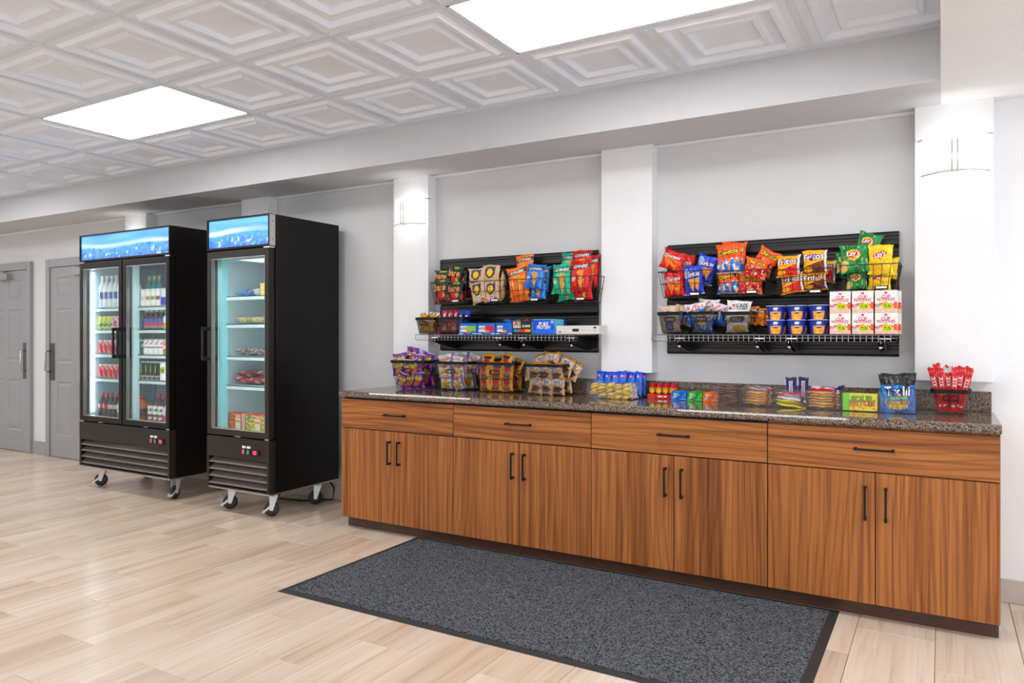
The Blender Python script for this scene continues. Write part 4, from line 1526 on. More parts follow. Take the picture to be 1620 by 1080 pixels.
# ================================================================== SNACK WALLS
def slatwall(x0, x1, lb):
    t = thing('slatwall_panel', lb, 'slatwall', (x0, WY - .0025, 1.16), group='black slatwall panels')
    w = x1 - x0
    prof = [(0, 0), (-.009, 0), (-.011, .004), (-.019, .007), (-.022, .012), (-.022, .036), (-.019, .040), (-.019, .052), (-.022, .056), (-.022, .068), (-.018, .0735), (-.010, .0745), (-.008, .0775), (0, .0775)]
    me = MB().prism(prof, 0, w, 'x').mesh('slat', SLATM, True)
    for k in range(8):
        link('slat', me, t, (0, 0, .0795 * k))
    MB().box(.001, -.006, 0, w - .001, 0, .636).build('backing', BLACKM, t)
    return t


slatwall(-3.03, -1.834, 'black slatwall panel in the recess nearer the freezer')
slatwall(-1.392, -0.186, 'black slatwall panel in the recess at the open counter end')


def wire_basket(x0, x1, z0, z1, lb, tagx):
    t = thing('wire_basket', lb, 'basket', ((x0 + x1) / 2, 4.178, z0), group='wire baskets hooked on the slatwalls')
    hw = (x1 - x0) / 2; bw = hw * .82; h = z1 - z0
    yt, yb = -.213, -.196
    r_ = .0017
    MB().tube([(-hw, 0, h), (-hw, yt, h), (hw, yt, h), (hw, 0, h)], .0024, 6).build('rim', WIREB, t)
    m = MB()
    k = .47
    mw = hw * (1 - k) + bw * k
    m.tube([(-mw, 0, h * (1 - k)), (-mw, yt * (1 - k) + yb * k, h * (1 - k)), (mw, yt * (1 - k) + yb * k, h * (1 - k)), (mw, 0, h * (1 - k))], .0019, 5)
    m.tube([(-bw, 0, 0), (-bw, yb, 0), (bw, yb, 0), (bw, 0, 0)], .0019, 5)
    for i in range(8):
        f = i / 7 * 2 - 1
        m.tube([(f * hw, yt, h), (f * bw, yb, 0), (f * bw, 0, 0)], r_, 5)
    for i in range(1, 5):
        y = -.2 * i / 5
        for s in (-1, 1):
            m.tube([(s * hw, y, h), (s * bw, y, 0)], r_, 5)
        m.tube([(-bw, y, 0), (bw, y, 0)], r_, 5)
    for s in (-1, 1):
        m.tube([(s * hw * .96, 0, h), (s * bw, 0, 0)], r_, 5)
    m.build('wire_grid', WIREB, t)
    tg = bevel(MB().box(-.030, yb - .008, .008, .030, yb - .003, .026).build('tag_holder', BLACKM, t), .001)
    tg.location.x = tagx - (x0 + x1) / 2
    MB().box(-.024, yb - .0088, .012, .024, yb - .008, .022).build('tag_card', PAPER, tg)
    return t


BKL = {'S1B1': (-2.955, -2.665, 1.476, 1.618, -2.76), 'S1B2': (-2.650, -2.367, 1.474, 1.615, -2.457), 'S1B3': (-2.378, -2.062, 1.471, 1.616, -2.169), 'S1B4': (-2.042, -1.756, 1.468, 1.619, -1.857),
       'S2B1': (-1.372, -1.080, 1.478, 1.622, -1.169), 'S2B2': (-1.055, -.775, 1.480, 1.612, -.866), 'S2B3': (-.748, -.470, 1.474, 1.605, -.553), 'S2B4': (-.440, -.172, 1.484, 1.614, -.253)}
BKD = {'S1B1': 'freezer-end wire basket', 'S1B2': 'tan-bag wire basket', 'S1B3': 'orange and blue wire basket', 'S1B4': 'green and red wire basket',
       'S2B1': 'red and blue wire basket', 'S2B2': 'orange-bag wire basket', 'S2B3': 'yellow and red wire basket', 'S2B4': 'green and yellow wire basket'}
BKN = {'S1B1': 'black wire basket of black fruit-crisp bags', 'S1B2': 'black wire basket of tan puff bags', 'S1B3': 'black wire basket of orange and blue corn-chip bags', 'S1B4': 'black wire basket of green and red corn-chip bags',
       'S2B1': 'black wire basket of red and blue chip bags', 'S2B2': 'black wire basket of orange-topped bags', 'S2B3': 'black wire basket of yellow and red bags', 'S2B4': 'black wire basket of green and yellow chip bags'}
for k, (a, b_, c, d, e) in BKL.items():
    wire_basket(a, b_, c, d, BKN[k], e)

BAGS = [
    ('S2B1', 'doritos_red', 'bright red chip bag leaning over the rim', -1.326, 4.020, 1.636, 0.135, 0.114, 21),
    ('S2B1', 'doritos_red', 'red chip bag upright inside the wires', -1.296, 4.030, 1.486, 0.117, 0.146, -3),
    ('S2B1', 'doritos_red', 'dark red chip bag mostly hidden behind', -1.256, 4.100, 1.574, 0.088, 0.151, 4),
    ('S2B1', 'doritos_blue', 'blue chip bag in front', -1.179, 4.000, 1.492, 0.113, 0.157, -3),
    ('S2B1', 'doritos_blue', 'blue chip bag tilted over behind', -1.165, 4.070, 1.565, 0.117, 0.155, 22),
    ('S2B1', 'doritos_blue', 'blue chip bag peeping out low at the side', -1.171, 4.120, 1.547, 0.097, 0.100, 2),
    ('S2B2', 'cheetos_puffs', 'orange and blue puff bag at the back', -0.996, 4.110, 1.576, 0.130, 0.205, 3),
    ('S2B2', 'cheetos_puffs', 'orange and blue puff bag in front', -0.996, 4.010, 1.603, 0.132, 0.150, 2),
    ('S2B2', 'cheetos_puffs', 'blue-bottomed puff bag lying low inside the wires', -0.999, 4.050, 1.496, 0.123, 0.124, -2),
    ('S2B2', 'cheetos_hot', 'orange and red crunchy bag in front', -0.861, 4.000, 1.570, 0.117, 0.108, 12),
    ('S2B2', 'cheetos_hot', 'orange and red crunchy bag tilted over at the back', -0.854, 4.090, 1.603, 0.115, 0.14, 30),
    ('S2B2', 'cheetos_hot', 'orange and red crunchy bag lowest inside the wires', -0.886, 4.040, 1.489, 0.122, 0.102, 2),
    ('S2B3', 'fritos_red', 'yellow and red corn-chip bag standing higher', -0.686, 4.010, 1.570, 0.118, 0.113, -1),
    ('S2B3', 'fritos_brown', 'yellow and brown corn-chip bag standing higher', -0.558, 4.000, 1.578, 0.117, 0.122, 0),
    ('S2B3', 'fritos_red', 'yellow and red corn-chip bag low inside the wires', -0.666, 4.030, 1.486, 0.112, 0.106, -7),
    ('S2B3', 'fritos_brown', 'yellow and brown corn-chip bag low inside the wires', -0.560, 4.040, 1.499, 0.112, 0.095, -4),
    ('S2B3', 'fritos_red', 'yellow corn-chip bag poking out behind', -0.529, 4.100, 1.541, 0.109, 0.118, 4),
    ('S2B4', 'lays_green', 'green chip bag topmost and tilted', -0.345, 4.100, 1.655, 0.112, 0.135, 18),
    ('S2B4', 'lays_green', 'green chip bag in front, large and upright', -0.371, 4.010, 1.577, 0.129, 0.145, -3),
    ('S2B4', 'lays_green', 'green chip bag sticking out at the side', -0.424, 4.070, 1.583, 0.074, 0.110, -5),
    ('S2B4', 'lays_green', 'green chip bag lowest inside the wires', -0.366, 4.040, 1.496, 0.098, 0.098, -2),
    ('S2B4', 'lays_yellow', 'yellow chip bag standing highest', -0.258, 4.000, 1.565, 0.108, 0.145, 0),
    ('S2B4', 'lays_yellow', 'yellow chip bag poking out by the board edge', -0.229, 4.070, 1.547, 0.075, 0.109, 6),
    ('S2B4', 'lays_yellow', 'yellow chip bag lowest inside the wires', -0.266, 4.030, 1.493, 0.100, 0.093, 2),
    ('S1B1', 'bare', 'black fruit-crisp bag, upper and nearer the freezer', -2.930, 4.060, 1.581, 0.127, 0.129, 0),
    ('S1B1', 'bare', 'black fruit-crisp bag, upper and farther from the freezer', -2.819, 4.050, 1.586, 0.113, 0.144, 4),
    ('S1B1', 'bare', 'black fruit-crisp bag, lower and nearer the freezer', -2.882, 4.000, 1.481, 0.125, 0.161, -7),
    ('S1B1', 'bare', 'black fruit-crisp bag, lower and farther from the freezer', -2.774, 4.000, 1.485, 0.122, 0.135, -4),
    ('S1B1', 'bare', 'black fruit-crisp bag turned sideways', -2.756, 4.070, 1.496, 0.066, 0.212, -1),
    ('S1B1', 'bare', 'black fruit-crisp bag turned sideways at the back', -2.747, 4.110, 1.519, 0.056, 0.183, -2),
    ('S1B2', 'popcorn_tan', 'tan puff bag, upper and nearer the freezer', -2.631, 4.040, 1.587, 0.124, 0.121, -2),
    ('S1B2', 'popcorn_tan', 'tan puff bag, upper and farther from the freezer', -2.534, 4.050, 1.593, 0.126, 0.131, 2),
    ('S1B2', 'popcorn_tan', 'tan puff bag, lower and nearer the freezer', -2.580, 4.000, 1.477, 0.112, 0.141, -14),
    ('S1B2', 'popcorn_tan', 'tan puff bag, lower and farther from the freezer', -2.489, 4.000, 1.483, 0.110, 0.131, -6),
    ('S1B2', 'popcorn_tan', 'tan puff bag turned aside at the basket end', -2.471, 4.080, 1.486, 0.072, 0.190, -3),
    ('S1B3', 'corn_orange', 'orange corn-chip bag standing highest at the back', -2.308, 4.100, 1.625, 0.135, 0.158, -2),
    ('S1B3', 'corn_orange', 'orange corn-chip bag in front', -2.293, 4.010, 1.519, 0.138, 0.186, -11),
    ('S1B3', 'corn_orange', 'orange corn-chip bag lowest inside the wires', -2.312, 4.050, 1.481, 0.134, 0.142, -6),
    ('S1B3', 'corn_blue', 'blue corn-chip bag in front', -2.188, 4.000, 1.555, 0.134, 0.157, 5),
    ('S1B3', 'corn_blue', 'blue corn-chip bag lowest inside the wires', -2.174, 4.040, 1.487, 0.126, 0.129, -2),
    ('S1B3', 'corn_blue', 'blue corn-chip bag peeping out behind', -2.170, 4.100, 1.539, 0.090, 0.168, 2),
    ('S1B4', 'corn_green', 'green corn-chip bag standing highest at the back', -1.993, 4.100, 1.613, 0.122, 0.171, -1),
    ('S1B4', 'corn_green', 'green corn-chip bag in front', -1.996, 4.010, 1.518, 0.129, 0.185, -1),
    ('S1B4', 'corn_green', 'green corn-chip bag lowest inside the wires', -1.982, 4.050, 1.479, 0.121, 0.131, -6),
    ('S1B4', 'corn_red', 'red corn-chip bag standing highest', -1.893, 4.070, 1.615, 0.139, 0.173, 1),
    ('S1B4', 'corn_red', 'red corn-chip bag in front, second in height', -1.869, 4.000, 1.526, 0.129, 0.193, -1),
    ('S1B4', 'corn_red', 'red corn-chip bag behind by the board edge', -1.857, 4.120, 1.570, 0.093, 0.193, 5),
    ('S1B4', 'corn_red', 'red corn-chip bag lowest inside the wires', -1.863, 4.040, 1.480, 0.121, 0.133, -5),
]
for k, des, lb, x, y, z, w, h, roll in BAGS:
    yaw = random.uniform(-6, 6)
    if 'sideways' in lb or 'turned aside' in lb:
        yaw = -58; w = max(w, .115)
    bag('snack_bag', des, '%s, %s' % (lb, BKD[k]), 'snack bag', (x, y, z), w * 1.02, h, roll, yaw, random.uniform(0, 5), 'snack bags in the wall baskets', thick=.046)


# ---- wire shelves
def wire_shelf(x0, x1, lb, brs):
    t = thing('wire_shelf', lb, 'shelf', (x0, 4.178, 1.236), group='wire shelves under the wall baskets')
    w = x1 - x0; yf = -.278; h = .036
    m = MB()
    m.tube([(0, yf, .006), (.006, yf, 0), (w - .006, yf, 0), (w, yf, .006), (w, yf, h), (0, yf, h), (0, yf, .006)], .0018, 6)
    m.build('front_rail', DARKPLATE, t)
    m = MB()
    n = int(w / .0262)
    for i in range(1, n):
        x = w * i / n
        m.tube([(x, yf, 0), (x, yf, h), (x, -.004, h)], .0014, 5)
    m.tube([(0, yf - .001, h / 2), (w, yf - .001, h / 2)], .0013, 5)
    for i in range(5):
        m.tube([(0, -.02 - .06 * i, h - .003), (w, -.02 - .06 * i, h - .003)], .0014, 5)
    for x in (0, w):
        m.tube([(x, yf, h), (x, -.004, h)], .0022, 5)
    m.build('wire_grid', WIRE, t)
    for bx in brs:
        b = link('bracket', None, t, (bx - x0, 0, 0))
        m = MB()
        for s in (-.013, .013):
            m.prism([(-.003, -.06), (-.018, -.06), (-.26, -.012), (-.262, .010), (-.003, .028)], s - .0015, s + .0015, 'x')
        m.build('bracket_arm', BLACKM, b, fix=True)
        MB().lathe([(.009, -.004), (.009, 0), (.006, .001)], 12, (0, -.224, -.028), axis='y').build('bolt', CHROME, b)
        MB().tube([(.0, -.262, .006), (0, -.262, -.012)], .003, 6).build('screw', CHROME, b)
        bevel(MB().box(-.004, -.288, .012, .044, -.279, .018).build('clip', CHROME, b), .001)
    return t


wire_shelf(-3.03, -1.841, 'zinc wire shelf under the wall baskets nearer the freezer', (-2.887, -2.40, -2.227, -1.90))
wire_shelf(-1.388, -.182, 'zinc wire shelf under the wall baskets at the open counter end', (-1.245, -.828, -.671, -.252))
SZ = 1.2748


# ---- see-through bins with a dark rim and a slot handle
def rrect(hw, hd, r, n=5):
    pts = []
    for cx, cy, a0 in ((hw - r, hd - r, 0), (-hw + r, hd - r, 90), (-hw + r, -hd + r, 180), (hw - r, -hd + r, 270)):
        for i in range(n + 1):
            a = R(a0 + 90 * i / n); pts.append((cx + r * math.cos(a), cy + r * math.sin(a)))
    return pts


def bin_(lb, x, y, z, wt, wb, d, h, mat=SMOKE, r=.03, group='clear snack bins with dark rims', slot=0.0, side_slot=False):
    """x, y: middle of the lower front edge"""
    t = thing('snack_bin', lb, 'bin', (x, y, z), group=group)
    db = d * .88
    rings = []
    for hw, hd, zz, rr in ((wb / 2 - .012, db / 2 - .012, .0, r * .6), (wb / 2 - .003, db / 2 - .003, .004, r * .8), (wb / 2, db / 2, .014, r), (wt / 2, d / 2, h - .012, r)):
        rings.append([(px, py + d / 2 - (d - db) / 4, zz) for px, py in rrect(hw, hd, rr)])
    n = len(rings[0])
    m = MB()
    vs = [p for q in rings for p in q]
    fs = [tuple(range(n - 1, -1, -1))]
    for i in range(len(rings) - 1):
        for j in range(n):
            fs.append((i * n + j, i * n + (j + 1) % n, (i + 1) * n + (j + 1) % n, (i + 1) * n + j))
    m.add(vs, fs, 0, True)
    m.build('bin_body', mat, t)
    m = MB()
    o0 = rrect(wt / 2 + .004, d / 2 + .004, r); o1 = rrect(wt / 2 - .002, d / 2 - .002, r)
    cy = d / 2 - (d - db) / 4
    hh = .019
    vs = [(px, py + cy, h - hh) for px, py in o0] + [(px, py + cy, h) for px, py in o0] + [(px, py + cy, h) for px, py in o1] + [(px, py + cy, h - hh) for px, py in o1]
    fs = []
    for a in range(4):
        b_ = (a + 1) % 4
        for j in range(n):
            fs.append((a * n + j, a * n + (j + 1) % n, b_ * n + (j + 1) % n, b_ * n + j))
    m.add(vs, fs, 0, False)
    m.build('rim', BLACK, t)
    # slot handle: a dark oblong ring standing on the front wall
    def ring(hw_, hz, cx, cz, on):
        pts = [(cx + px, cz + pz) for px, pz in rrect(hw_, hz, hz * .9, 4)]
        pts.append(pts[0])
        return [on(px, pz) for px, pz in pts]
    zc = h * .66
    k = (zc - .014) / (h - .026)
    yfr = cy - (db / 2 + (d - db) / 2 * k) - .001
    m = MB().tube(ring(min(.036, wt * .19), .012, slot, zc, lambda a, b: (a, yfr, b)), .0032, 6, cap=False)
    m.build('handle', BLACKM, t)
    xs = wb / 2 + (wt - wb) / 2 * k + .001
    MB().tube(ring(.034, .012, cy, zc, lambda a, b: (xs, a, b)), .0032, 6, cap=False).build('handle', BLACKM, t)
    return t


def fill(des, desc, place, x, y, z, cols, rows, w, h, dx, dz, back=True, tops=(), seed=0, group=None, name='snack_bag', thick=.04, jit=7):
    """bags pressed against the front wall in rows, then the ones that stick out of the top"""
    rr = random.Random(seed)
    RN = ['lower', 'middle', 'upper']
    for r_ in range(rows):
        for c in range(cols):
            xx = x + (c - (cols - 1) / 2) * dx * (1 + .05 * r_)
            lb = '%s, %s, %s front row, %s from freezer' % (desc, place, ('lower' if r_ == 0 else 'upper') if rows > 1 else 'only', ORD[c])
            bag(name, des, lb, 'snack bag', (xx + rr.uniform(-.005, .005), y + thick / 2 + .012 - .012 * r_ * .4, z + .008 + r_ * dz), w, h, rr.uniform(-jit, jit), rr.uniform(-9, 9), rr.uniform(-3, 3), group or desc + 's', thick=thick, seed=c % 3, res=(26, 34))
    for c in range(cols if rows > 1 else 0):
        lb = '%s, %s, back row, %s from freezer' % (desc, place, ORD[c])
        bag(name, des, lb, 'snack bag', (x + (c - (cols - 1) / 2) * dx * 1.08, y + .135, z + .010), w * 1.08, h * 1.55, rr.uniform(-4, 4), rr.uniform(-6, 6), -3, group or desc + 's', thick=thick, seed=c % 3, res=(26, 34))
    for k, (tx, ty, tz, roll, yaw, tilt) in enumerate(tops):
        lb = '%s, %s, sticking out on top, %s from freezer' % (desc, place, ORD[k])
        bag(name, des, lb, 'snack bag', (x + tx, y + ty, z + tz), w * 1.08, h * 1.1, roll, yaw, tilt, group or desc + 's', thick=thick, seed=k % 3, res=(26, 34))


CZ = .9012
bin_('clear bin packed with purple snack bags at the freezer end of the counter', -3.135, 3.935, CZ, .285, .225, .20, .196, SMOKE)
fill('takis', 'purple snack bag with yellow script', 'purple-bag bin', -3.145, 3.94, CZ, 3, 2, .108, .112, .074, .080,
     tops=((-.085, .05, .125, -8, 6, 8), (-.03, .10, .165, 6, -4, 4), (.035, .05, .120, 10, 0, 10), (.085, .10, .135, 16, -10, 6)), seed=2, jit=24)
bin_('clear bin of white and yellow veggie-straw bags, second from the freezer', -2.79, 3.965, CZ, .255, .215, .19, .194, SMOKE)
fill('veggie', 'white veggie-straw bag', 'veggie-straw bin', -2.79, 3.97, CZ, 2, 2, .112, .110, .098, .080,
     tops=((-.065, .05, .12, -10, 5, 14), (.02, .04, .105, 4, -3, 12), (.0, .12, .135, -3, 4, 16), (.075, .11, .125, 16, -14, 20)), seed=3, jit=13)
bin_('clear bin of gold trail-mix bags, third from the freezer', -2.462, 3.985, CZ, .285, .25, .18, .194, SMOKE)
fill('trail_mix', 'gold snack-mix bag with red panel', 'gold-bag bin', -2.465, 3.99, CZ, 3, 2, .088, .104, .080, .083,
     tops=((-.085, .04, .135, 4, 4, 8), (-.03, .10, .120, -8, 6, 8), (.045, .05, .140, 10, -8, 8), (.095, .09, .105, 14, -14, 10)), seed=4, jit=8)
bin_('clear bin of brown cookie bags, widest of the four on the counter', -2.09, 3.935, CZ, .27, .225, .225, .192, SMOKE)
fill('famous_amos', 'brown cookie bag with blue script', 'cookie-bag bin', -2.09, 3.94, CZ, 3, 2, .098, .106, .074, .083,
     tops=((-.085, .03, .095, -10, 8, 24), (-.06, .12, .135, -12, 4, 8), (.0, .10, .150, 2, 0, 8), (.085, .09, .125, 20, -8, 12), (.11, .13, .100, 24, -14, 16), (.02, .03, .090, 4, 5, 26)), seed=5, jit=12)
bin_('small smoked bin of red wrapped sticks at the open counter end', .036, 3.935, CZ, .158, .128, .13, .118, SMOKE, r=.026)
rr = random.Random(9)
spots = [(-.058, .03, -13), (-.034, .02, -7), (-.008, .03, -2), (.014, .022, 3), (.036, .03, 6), (.058, .024, 11), (-.045, .075, -8), (-.012, .08, 0), (.022, .085, 5), (.05, .075, 12)]
for k, (dx, dy, rl) in enumerate(spots):
    des = 'silver_stick' if k == 2 else 'red_stick'
    lb = 'red wrapped stick with white label, stick bin %s row, %s from freezer' % ('front' if k < 6 else 'back', ORD[k if k < 6 else k - 6])
    if k == 2: lb = 'red wrapped stick with a silver end standing in the stick bin'
    bag('snack_stick', des, lb, 'snack stick', (.036 + dx * .62, 3.945 + dy, CZ + .008 + .008 * rr.random()), .030, .205 + .02 * rr.random(), rl, rr.uniform(-6, 6), 3, 'red sticks in the bin', thick=.014, res=(12, 50))

# bins on the wire shelves
bin_('small smoked bin of gold bags at the freezer end of the wire shelf', -2.977, 3.925, SZ, .157, .13, .19, .112, SMOKED, slot=-.01)
fill('gold_bag', 'gold snack bag', 'small gold-bag bin', -2.977, 3.93, SZ, 2, 1, .07, .088, .062, .05, tops=((-.035, .05, .05, -6, 0, 4), (.03, .05, .05, 8, 0, 4), (.0, .10, .05, 3, 8, 4)), seed=6)
bin_('smoked bin of dark pink and blue bars on the wire shelf', -2.775, 3.925, SZ, .215, .185, .20, .112, SMOKED, slot=-.06)
for k in range(2):
    bag('snack_bag', 'wine_bag', 'dark pink snack bag at the front of the bar bin, %s from freezer' % ORD[k], 'snack bag', (-2.84 + .075 * k, 3.953, SZ + .006), .08, .092, 0, 0, 0, 'dark pink bags in the bar bin', thick=.03, res=(20, 26))
for k in range(9):
    des = 'blue_bar' if k > 5 else 'pink_bar'
    nm = 'blue' if k > 5 else 'pink'
    bag('snack_bar', des, '%s wrapped bar standing in the bar bin, %s of its colour from freezer' % (nm, ORD[k - 6 if k > 5 else k]), 'snack bar', (-2.86 + .0215 * k, 4.0 + .04 * (k % 2), SZ + .03), .036, .128, random.uniform(-5, 5), random.uniform(-30, 10), 2, 'wrapped bars in the bar bin', thick=.014, res=(10, 24))
bin_('smoked bin of beige pretzel bags on the wire shelf of the second snack wall', -1.291, 3.925, SZ, .15, .115, .20, .122, SMOKED)
fill('pretzel', 'beige snack bag with a blue disc', 'beige-bag bin', -1.291, 3.93, SZ, 1, 1, .10, .10, .05, .05, tops=((-.02, .06, .05, -4, 6, 6), (.035, .09, .05, 10, -10, 6)), seed=7)
bin_('smoked bin of blue ridged-chip bags on the wire shelf', -1.118, 3.925, SZ, .146, .118, .20, .122, SMOKED)
fill('ruffles', 'blue and white chip bag', 'blue-bag bin', -1.118, 3.93, SZ, 1, 1, .105, .105, .05, .05, tops=((-.035, .05, .055, -8, 8, 8), (.005, .10, .075, 5, 4, 5), (.05, .08, .055, 16, -12, 8)), seed=8)
bin_('smoked bin of pale kettle-chip bags on the wire shelf', -.930, 3.925, SZ, .165, .135, .20, .118, SMOKED)
fill('cape_cod', 'white chip bag with black capitals', 'white-bag bin', -.935, 3.93, SZ, 1, 1, .12, .10, .05, .05, tops=((-.005, .05, .07, 5, 0, 6),), seed=9)
for k in range(3):
    bag('snack_bag', 'corn_orange', 'white and orange bag behind the white-bag ones, %s from freezer' % ORD[k], 'snack bag', (-.885 + .03 * k, 4.02 + .025 * k, SZ + .05), .075, .10 - .008 * k, 6 + 4 * k, -8, 4, 'orange bags in the white-bag bin', thick=.03, res=(20, 26))


# ---- cups and cartons on the second wire shelf
def cup_paint(t, z):
    f = abs(((t - 4.86 + PI) % (2 * PI)) - PI)
    if z > .069: return rgb(226, 226, 232)
    if f < .30 and .036 < z < .062: return rgb(236, 236, 240) if (z * 190) % 1 > .32 else rgb(40, 60, 140)
    if f < .26 and .026 < z <= .036: return rgb(30, 34, 60) if z > .030 else rgb(240, 190, 60)
    if f < .62 + z * 2.4 and z < .044 - f * .006: return rgb(240, 150, 40) if noise.noise(Vector((t * 5, z * 90, 1))) < .15 else rgb(250, 190, 80)
    if f > 1.5 and math.sin(z * 300) > .3: return rgb(200, 206, 226)
    return rgb(20, 52, 158)


cup_prof = [(.034, 0), (.0355, .001)] + [(.036 + .0095 * i / 16, .002 + .066 * i / 16) for i in range(17)] + [(.0485, .0685), (.0485, .071), (.0475, .0722)]
cup_me = MB().lathe(cup_prof, 40, colf=cup_paint).mesh('pasta_cup', CARD)
for r_ in range(2):
    for k in range(3):
        for q in range(2):
            o = link('pasta_cup', cup_me, None, (-.742 + .1035 * k + .006 * q, 3.968 + .101 * q, SZ + .0732 * r_))
            tag(o, 'blue and orange pasta cup, %s tier, %s, %s from freezer' % (('lower', 'upper')[r_], ('at the shelf edge', 'behind the front one')[q], ORD[k]), 'cup', 'blue and orange pasta cups')


def noodle(u, v):
    if v > .97: return rgb(206, 200, 198)
    if ell(u, v, .12, .27, .50, .155): return rgb(190, 204, 30) if abs(v - .27) > .06 or abs(u - .1) > .3 or nz(u, v, 12) < .1 else rgb(90, 100, 30)
    if ell(u, v, -.74, .30, .14, .08): return rgb(120, 180, 220)
    if ell(u, v, 0, .865, .17, .045): return rgb(206, 50, 96)
    if v < .46 - .1 * abs(u) + .05 * nz(u, v, 4) and v > .36 - .1 * abs(u): return rgb(232, 110, 84)
    if u > .72 and .18 < v < .44: return rgb(226, 90, 50)
    if v < .36: return rgb(240, 190, 180) if nz(u, v, 6, 2) < .25 else rgb(244, 226, 220)
    return rgb(240, 236, 234)


PK = rgb(206, 50, 96)
for r_ in range(2):
    for k in range(3):
        x = (-.4315, -.331, -.2305)[k]
        for q in range(2):
            pbox('noodle_carton', 'white and pink noodle carton, %s tier, %s, %s from freezer' % (('lower', 'upper')[r_], ('at the shelf edge', 'behind the front one')[q], ORD[k]), 'carton',
                 (x + .012 * q, 3.925 + .099 * q, SZ + .1052 * r_), (.094, .096, .1048), noodle,
                 (('CUP', 0, .70, .40, 0, 0, PK, None, 1.15), ('NOODLES', 0, .575, .80, 0, 0, PK, None, 1.15)) if q == 0 else (), 'white and pink noodle cartons', side=lambda u, v: rgb(240, 232, 228) if v > .4 else rgb(240, 170, 150))

# ---- cartons on the first wire shelf
def nutri(acc):
    def p(u, v):
        if rect(u, v, -.86, .22, -.12, .74): return rgb(226, 230, 234)
        if ell(u, v, .02, .25, .36, .14): return rgb(206, 130, 60)
        if rect(u, v, -.1, .30, .84, .74): return acc
        if v < .1 and (u < -.5 or u > .5): return rgb(210, 220, 240)
        return rgb(26, 106, 196)
    return p


for k, (xa, xb, acc, nm) in enumerate(((-2.701, -2.562, rgb(140, 196, 40), 'green'), (-2.559, -2.424, rgb(206, 36, 66), 'red'), (-2.420, -2.302, rgb(50, 100, 190), 'blue'))):
    pbox('cereal_bar_carton', 'blue cereal-bar carton with %s panel on the wire shelf' % nm, 'carton', ((xa + xb) / 2, 3.93, SZ), (xb - xa - .003, .14, .070), nutri(acc), (('NUTRI', -.5, .5, .34, 0, 0, rgb(60, 70, 90), None, 1.4),), 'blue cereal-bar cartons', side=lambda u, v: rgb(26, 106, 196))
for k in range(2):
    bag('snack_bar', 'blue_pack', 'blue wrapped bar poking out of the carton with the blue panel, %s' % ('front', 'rear')[k], 'snack bar', (-2.37 + .04 * k, 3.985 + .03 * k, SZ + .071), .05, .03, 10, 0, 30, 'blue bars on the cartons', thick=.012, res=(10, 10))


def kind(u, v):
    if v > .74 and u < -.18: return (rgb(240, 196, 40), rgb(226, 60, 40), rgb(240, 150, 40), rgb(110, 180, 190))[min(3, int((u + 1) / .21))]
    if .16 < v < .38:
        if -.92 < u < -.36: return rgb(60, 140, 150)
        if -.36 <= u < .24: return rgb(216, 60, 44)
        if .24 <= u < .84: return rgb(236, 156, 60)
    return rgb(30, 28, 30)


pbox('nut_bar_carton', 'black nut-bar carton with coloured squares on the wire shelf', 'carton', (-2.228, 3.93, SZ), (.132, .13, .077), kind, (('KIND', -.56, .60, .40, 0, 0, W_, None, 1.1), ('22 BARS', .42, .64, .42, 0, 0, W_, None, 1.2)), side=lambda u, v: rgb(140, 220, 226))
for k in range(4):
    bag('snack_bar', 'choc_bar' if k % 2 else 'cream_pack', 'dark wrapped nut bar on the black nut-bar carton, %s from freezer' % ORD[k], 'snack bar', (-2.27 + .028 * k, 3.95, SZ + .0775), .03, .02, 0, 0, 40, 'nut bars on the black carton', thick=.01, res=(8, 8))


def pure(u, v):
    if v > .95: return rgb(130, 210, 240)
    if rect(u, v, .66, .72, .9, .92): return rgb(150, 190, 240)
    if ell(u, v, -.1, .97, .34, .05): return rgb(90, 60, 60)
    return rgb(24, 86, 206) if v > .3 else rgb(44, 110, 226)


pbox('protein_bar_carton', 'tall blue protein-bar carton on the wire shelf', 'carton', (-2.080, 3.93, SZ), (.144, .17, .090), pure, (('PURE', .0, .66, .44, 0, .1, W_, None, 1.3), ('PROTEIN', .0, .46, .62, 0, .1, W_, None, 1.3)),
     side=lambda u, v: (rgb(236, 186, 40) if .3 < u < .5 else rgb(24, 60, 150)) if u > .3 and v > .3 else (rgb(150, 130, 110) if v > .5 and abs(math.sin(u * 9)) > .85 else rgb(100, 196, 232)))


def whitebox(u, v):
    if rect(u, v, -.22, .30, .08, .66): return rgb(40, 40, 42)
    if rect(u, v, .17, .42, .22, .56) or rect(u, v, .25, .46, .4, .53) or rect(u, v, .45, .46, .6, .53): return rgb(176, 176, 178)
    if rect(u, v, -.88, .14, -.78, .36): return rgb(120, 120, 124)
    if rect(u, v, .74, .62, .86, .84) or rect(u, v, .78, .34, .84, .46): return rgb(70, 70, 74)
    return rgb(214, 214, 214)


pbox('white_carton', 'long low white carton overhanging the end of the wire shelf', 'carton', (-1.855, 3.93, SZ), (.280, .12, .050), whitebox, side=lambda u, v: rgb(210, 210, 210), res=(60, 14))

# ================================================================== COUNTER GOODS
def tray(lb, x0, x1, y0, y1, h, z=CZ, hf=None, lean=0):
    t = thing('acrylic_tray', lb, 'tray', ((x0 + x1) / 2, y0, z), group='clear acrylic candy trays')
    hw = (x1 - x0) / 2; d = y1 - y0; e = .0028
    hf = hf or h
    MB().box(-hw, 0, 0, hw, d, e).build('tray_base', ACRYL, t)
    MB().box(-hw, 0, e, hw, e, hf).build('front_wall', ACRYL, t)
    MB().box(-hw, d - e, e, hw, d, h).build('back_wall', ACRYL, t)
    for s in (-1, 1):
        xa = hw - e if s > 0 else -hw
        MB().prism([(e, e), (d - e, e), (d - e, h), (e, hf)], xa, xa + e, 'x').build('side_wall', ACRYL, t, fix=True)
    return t


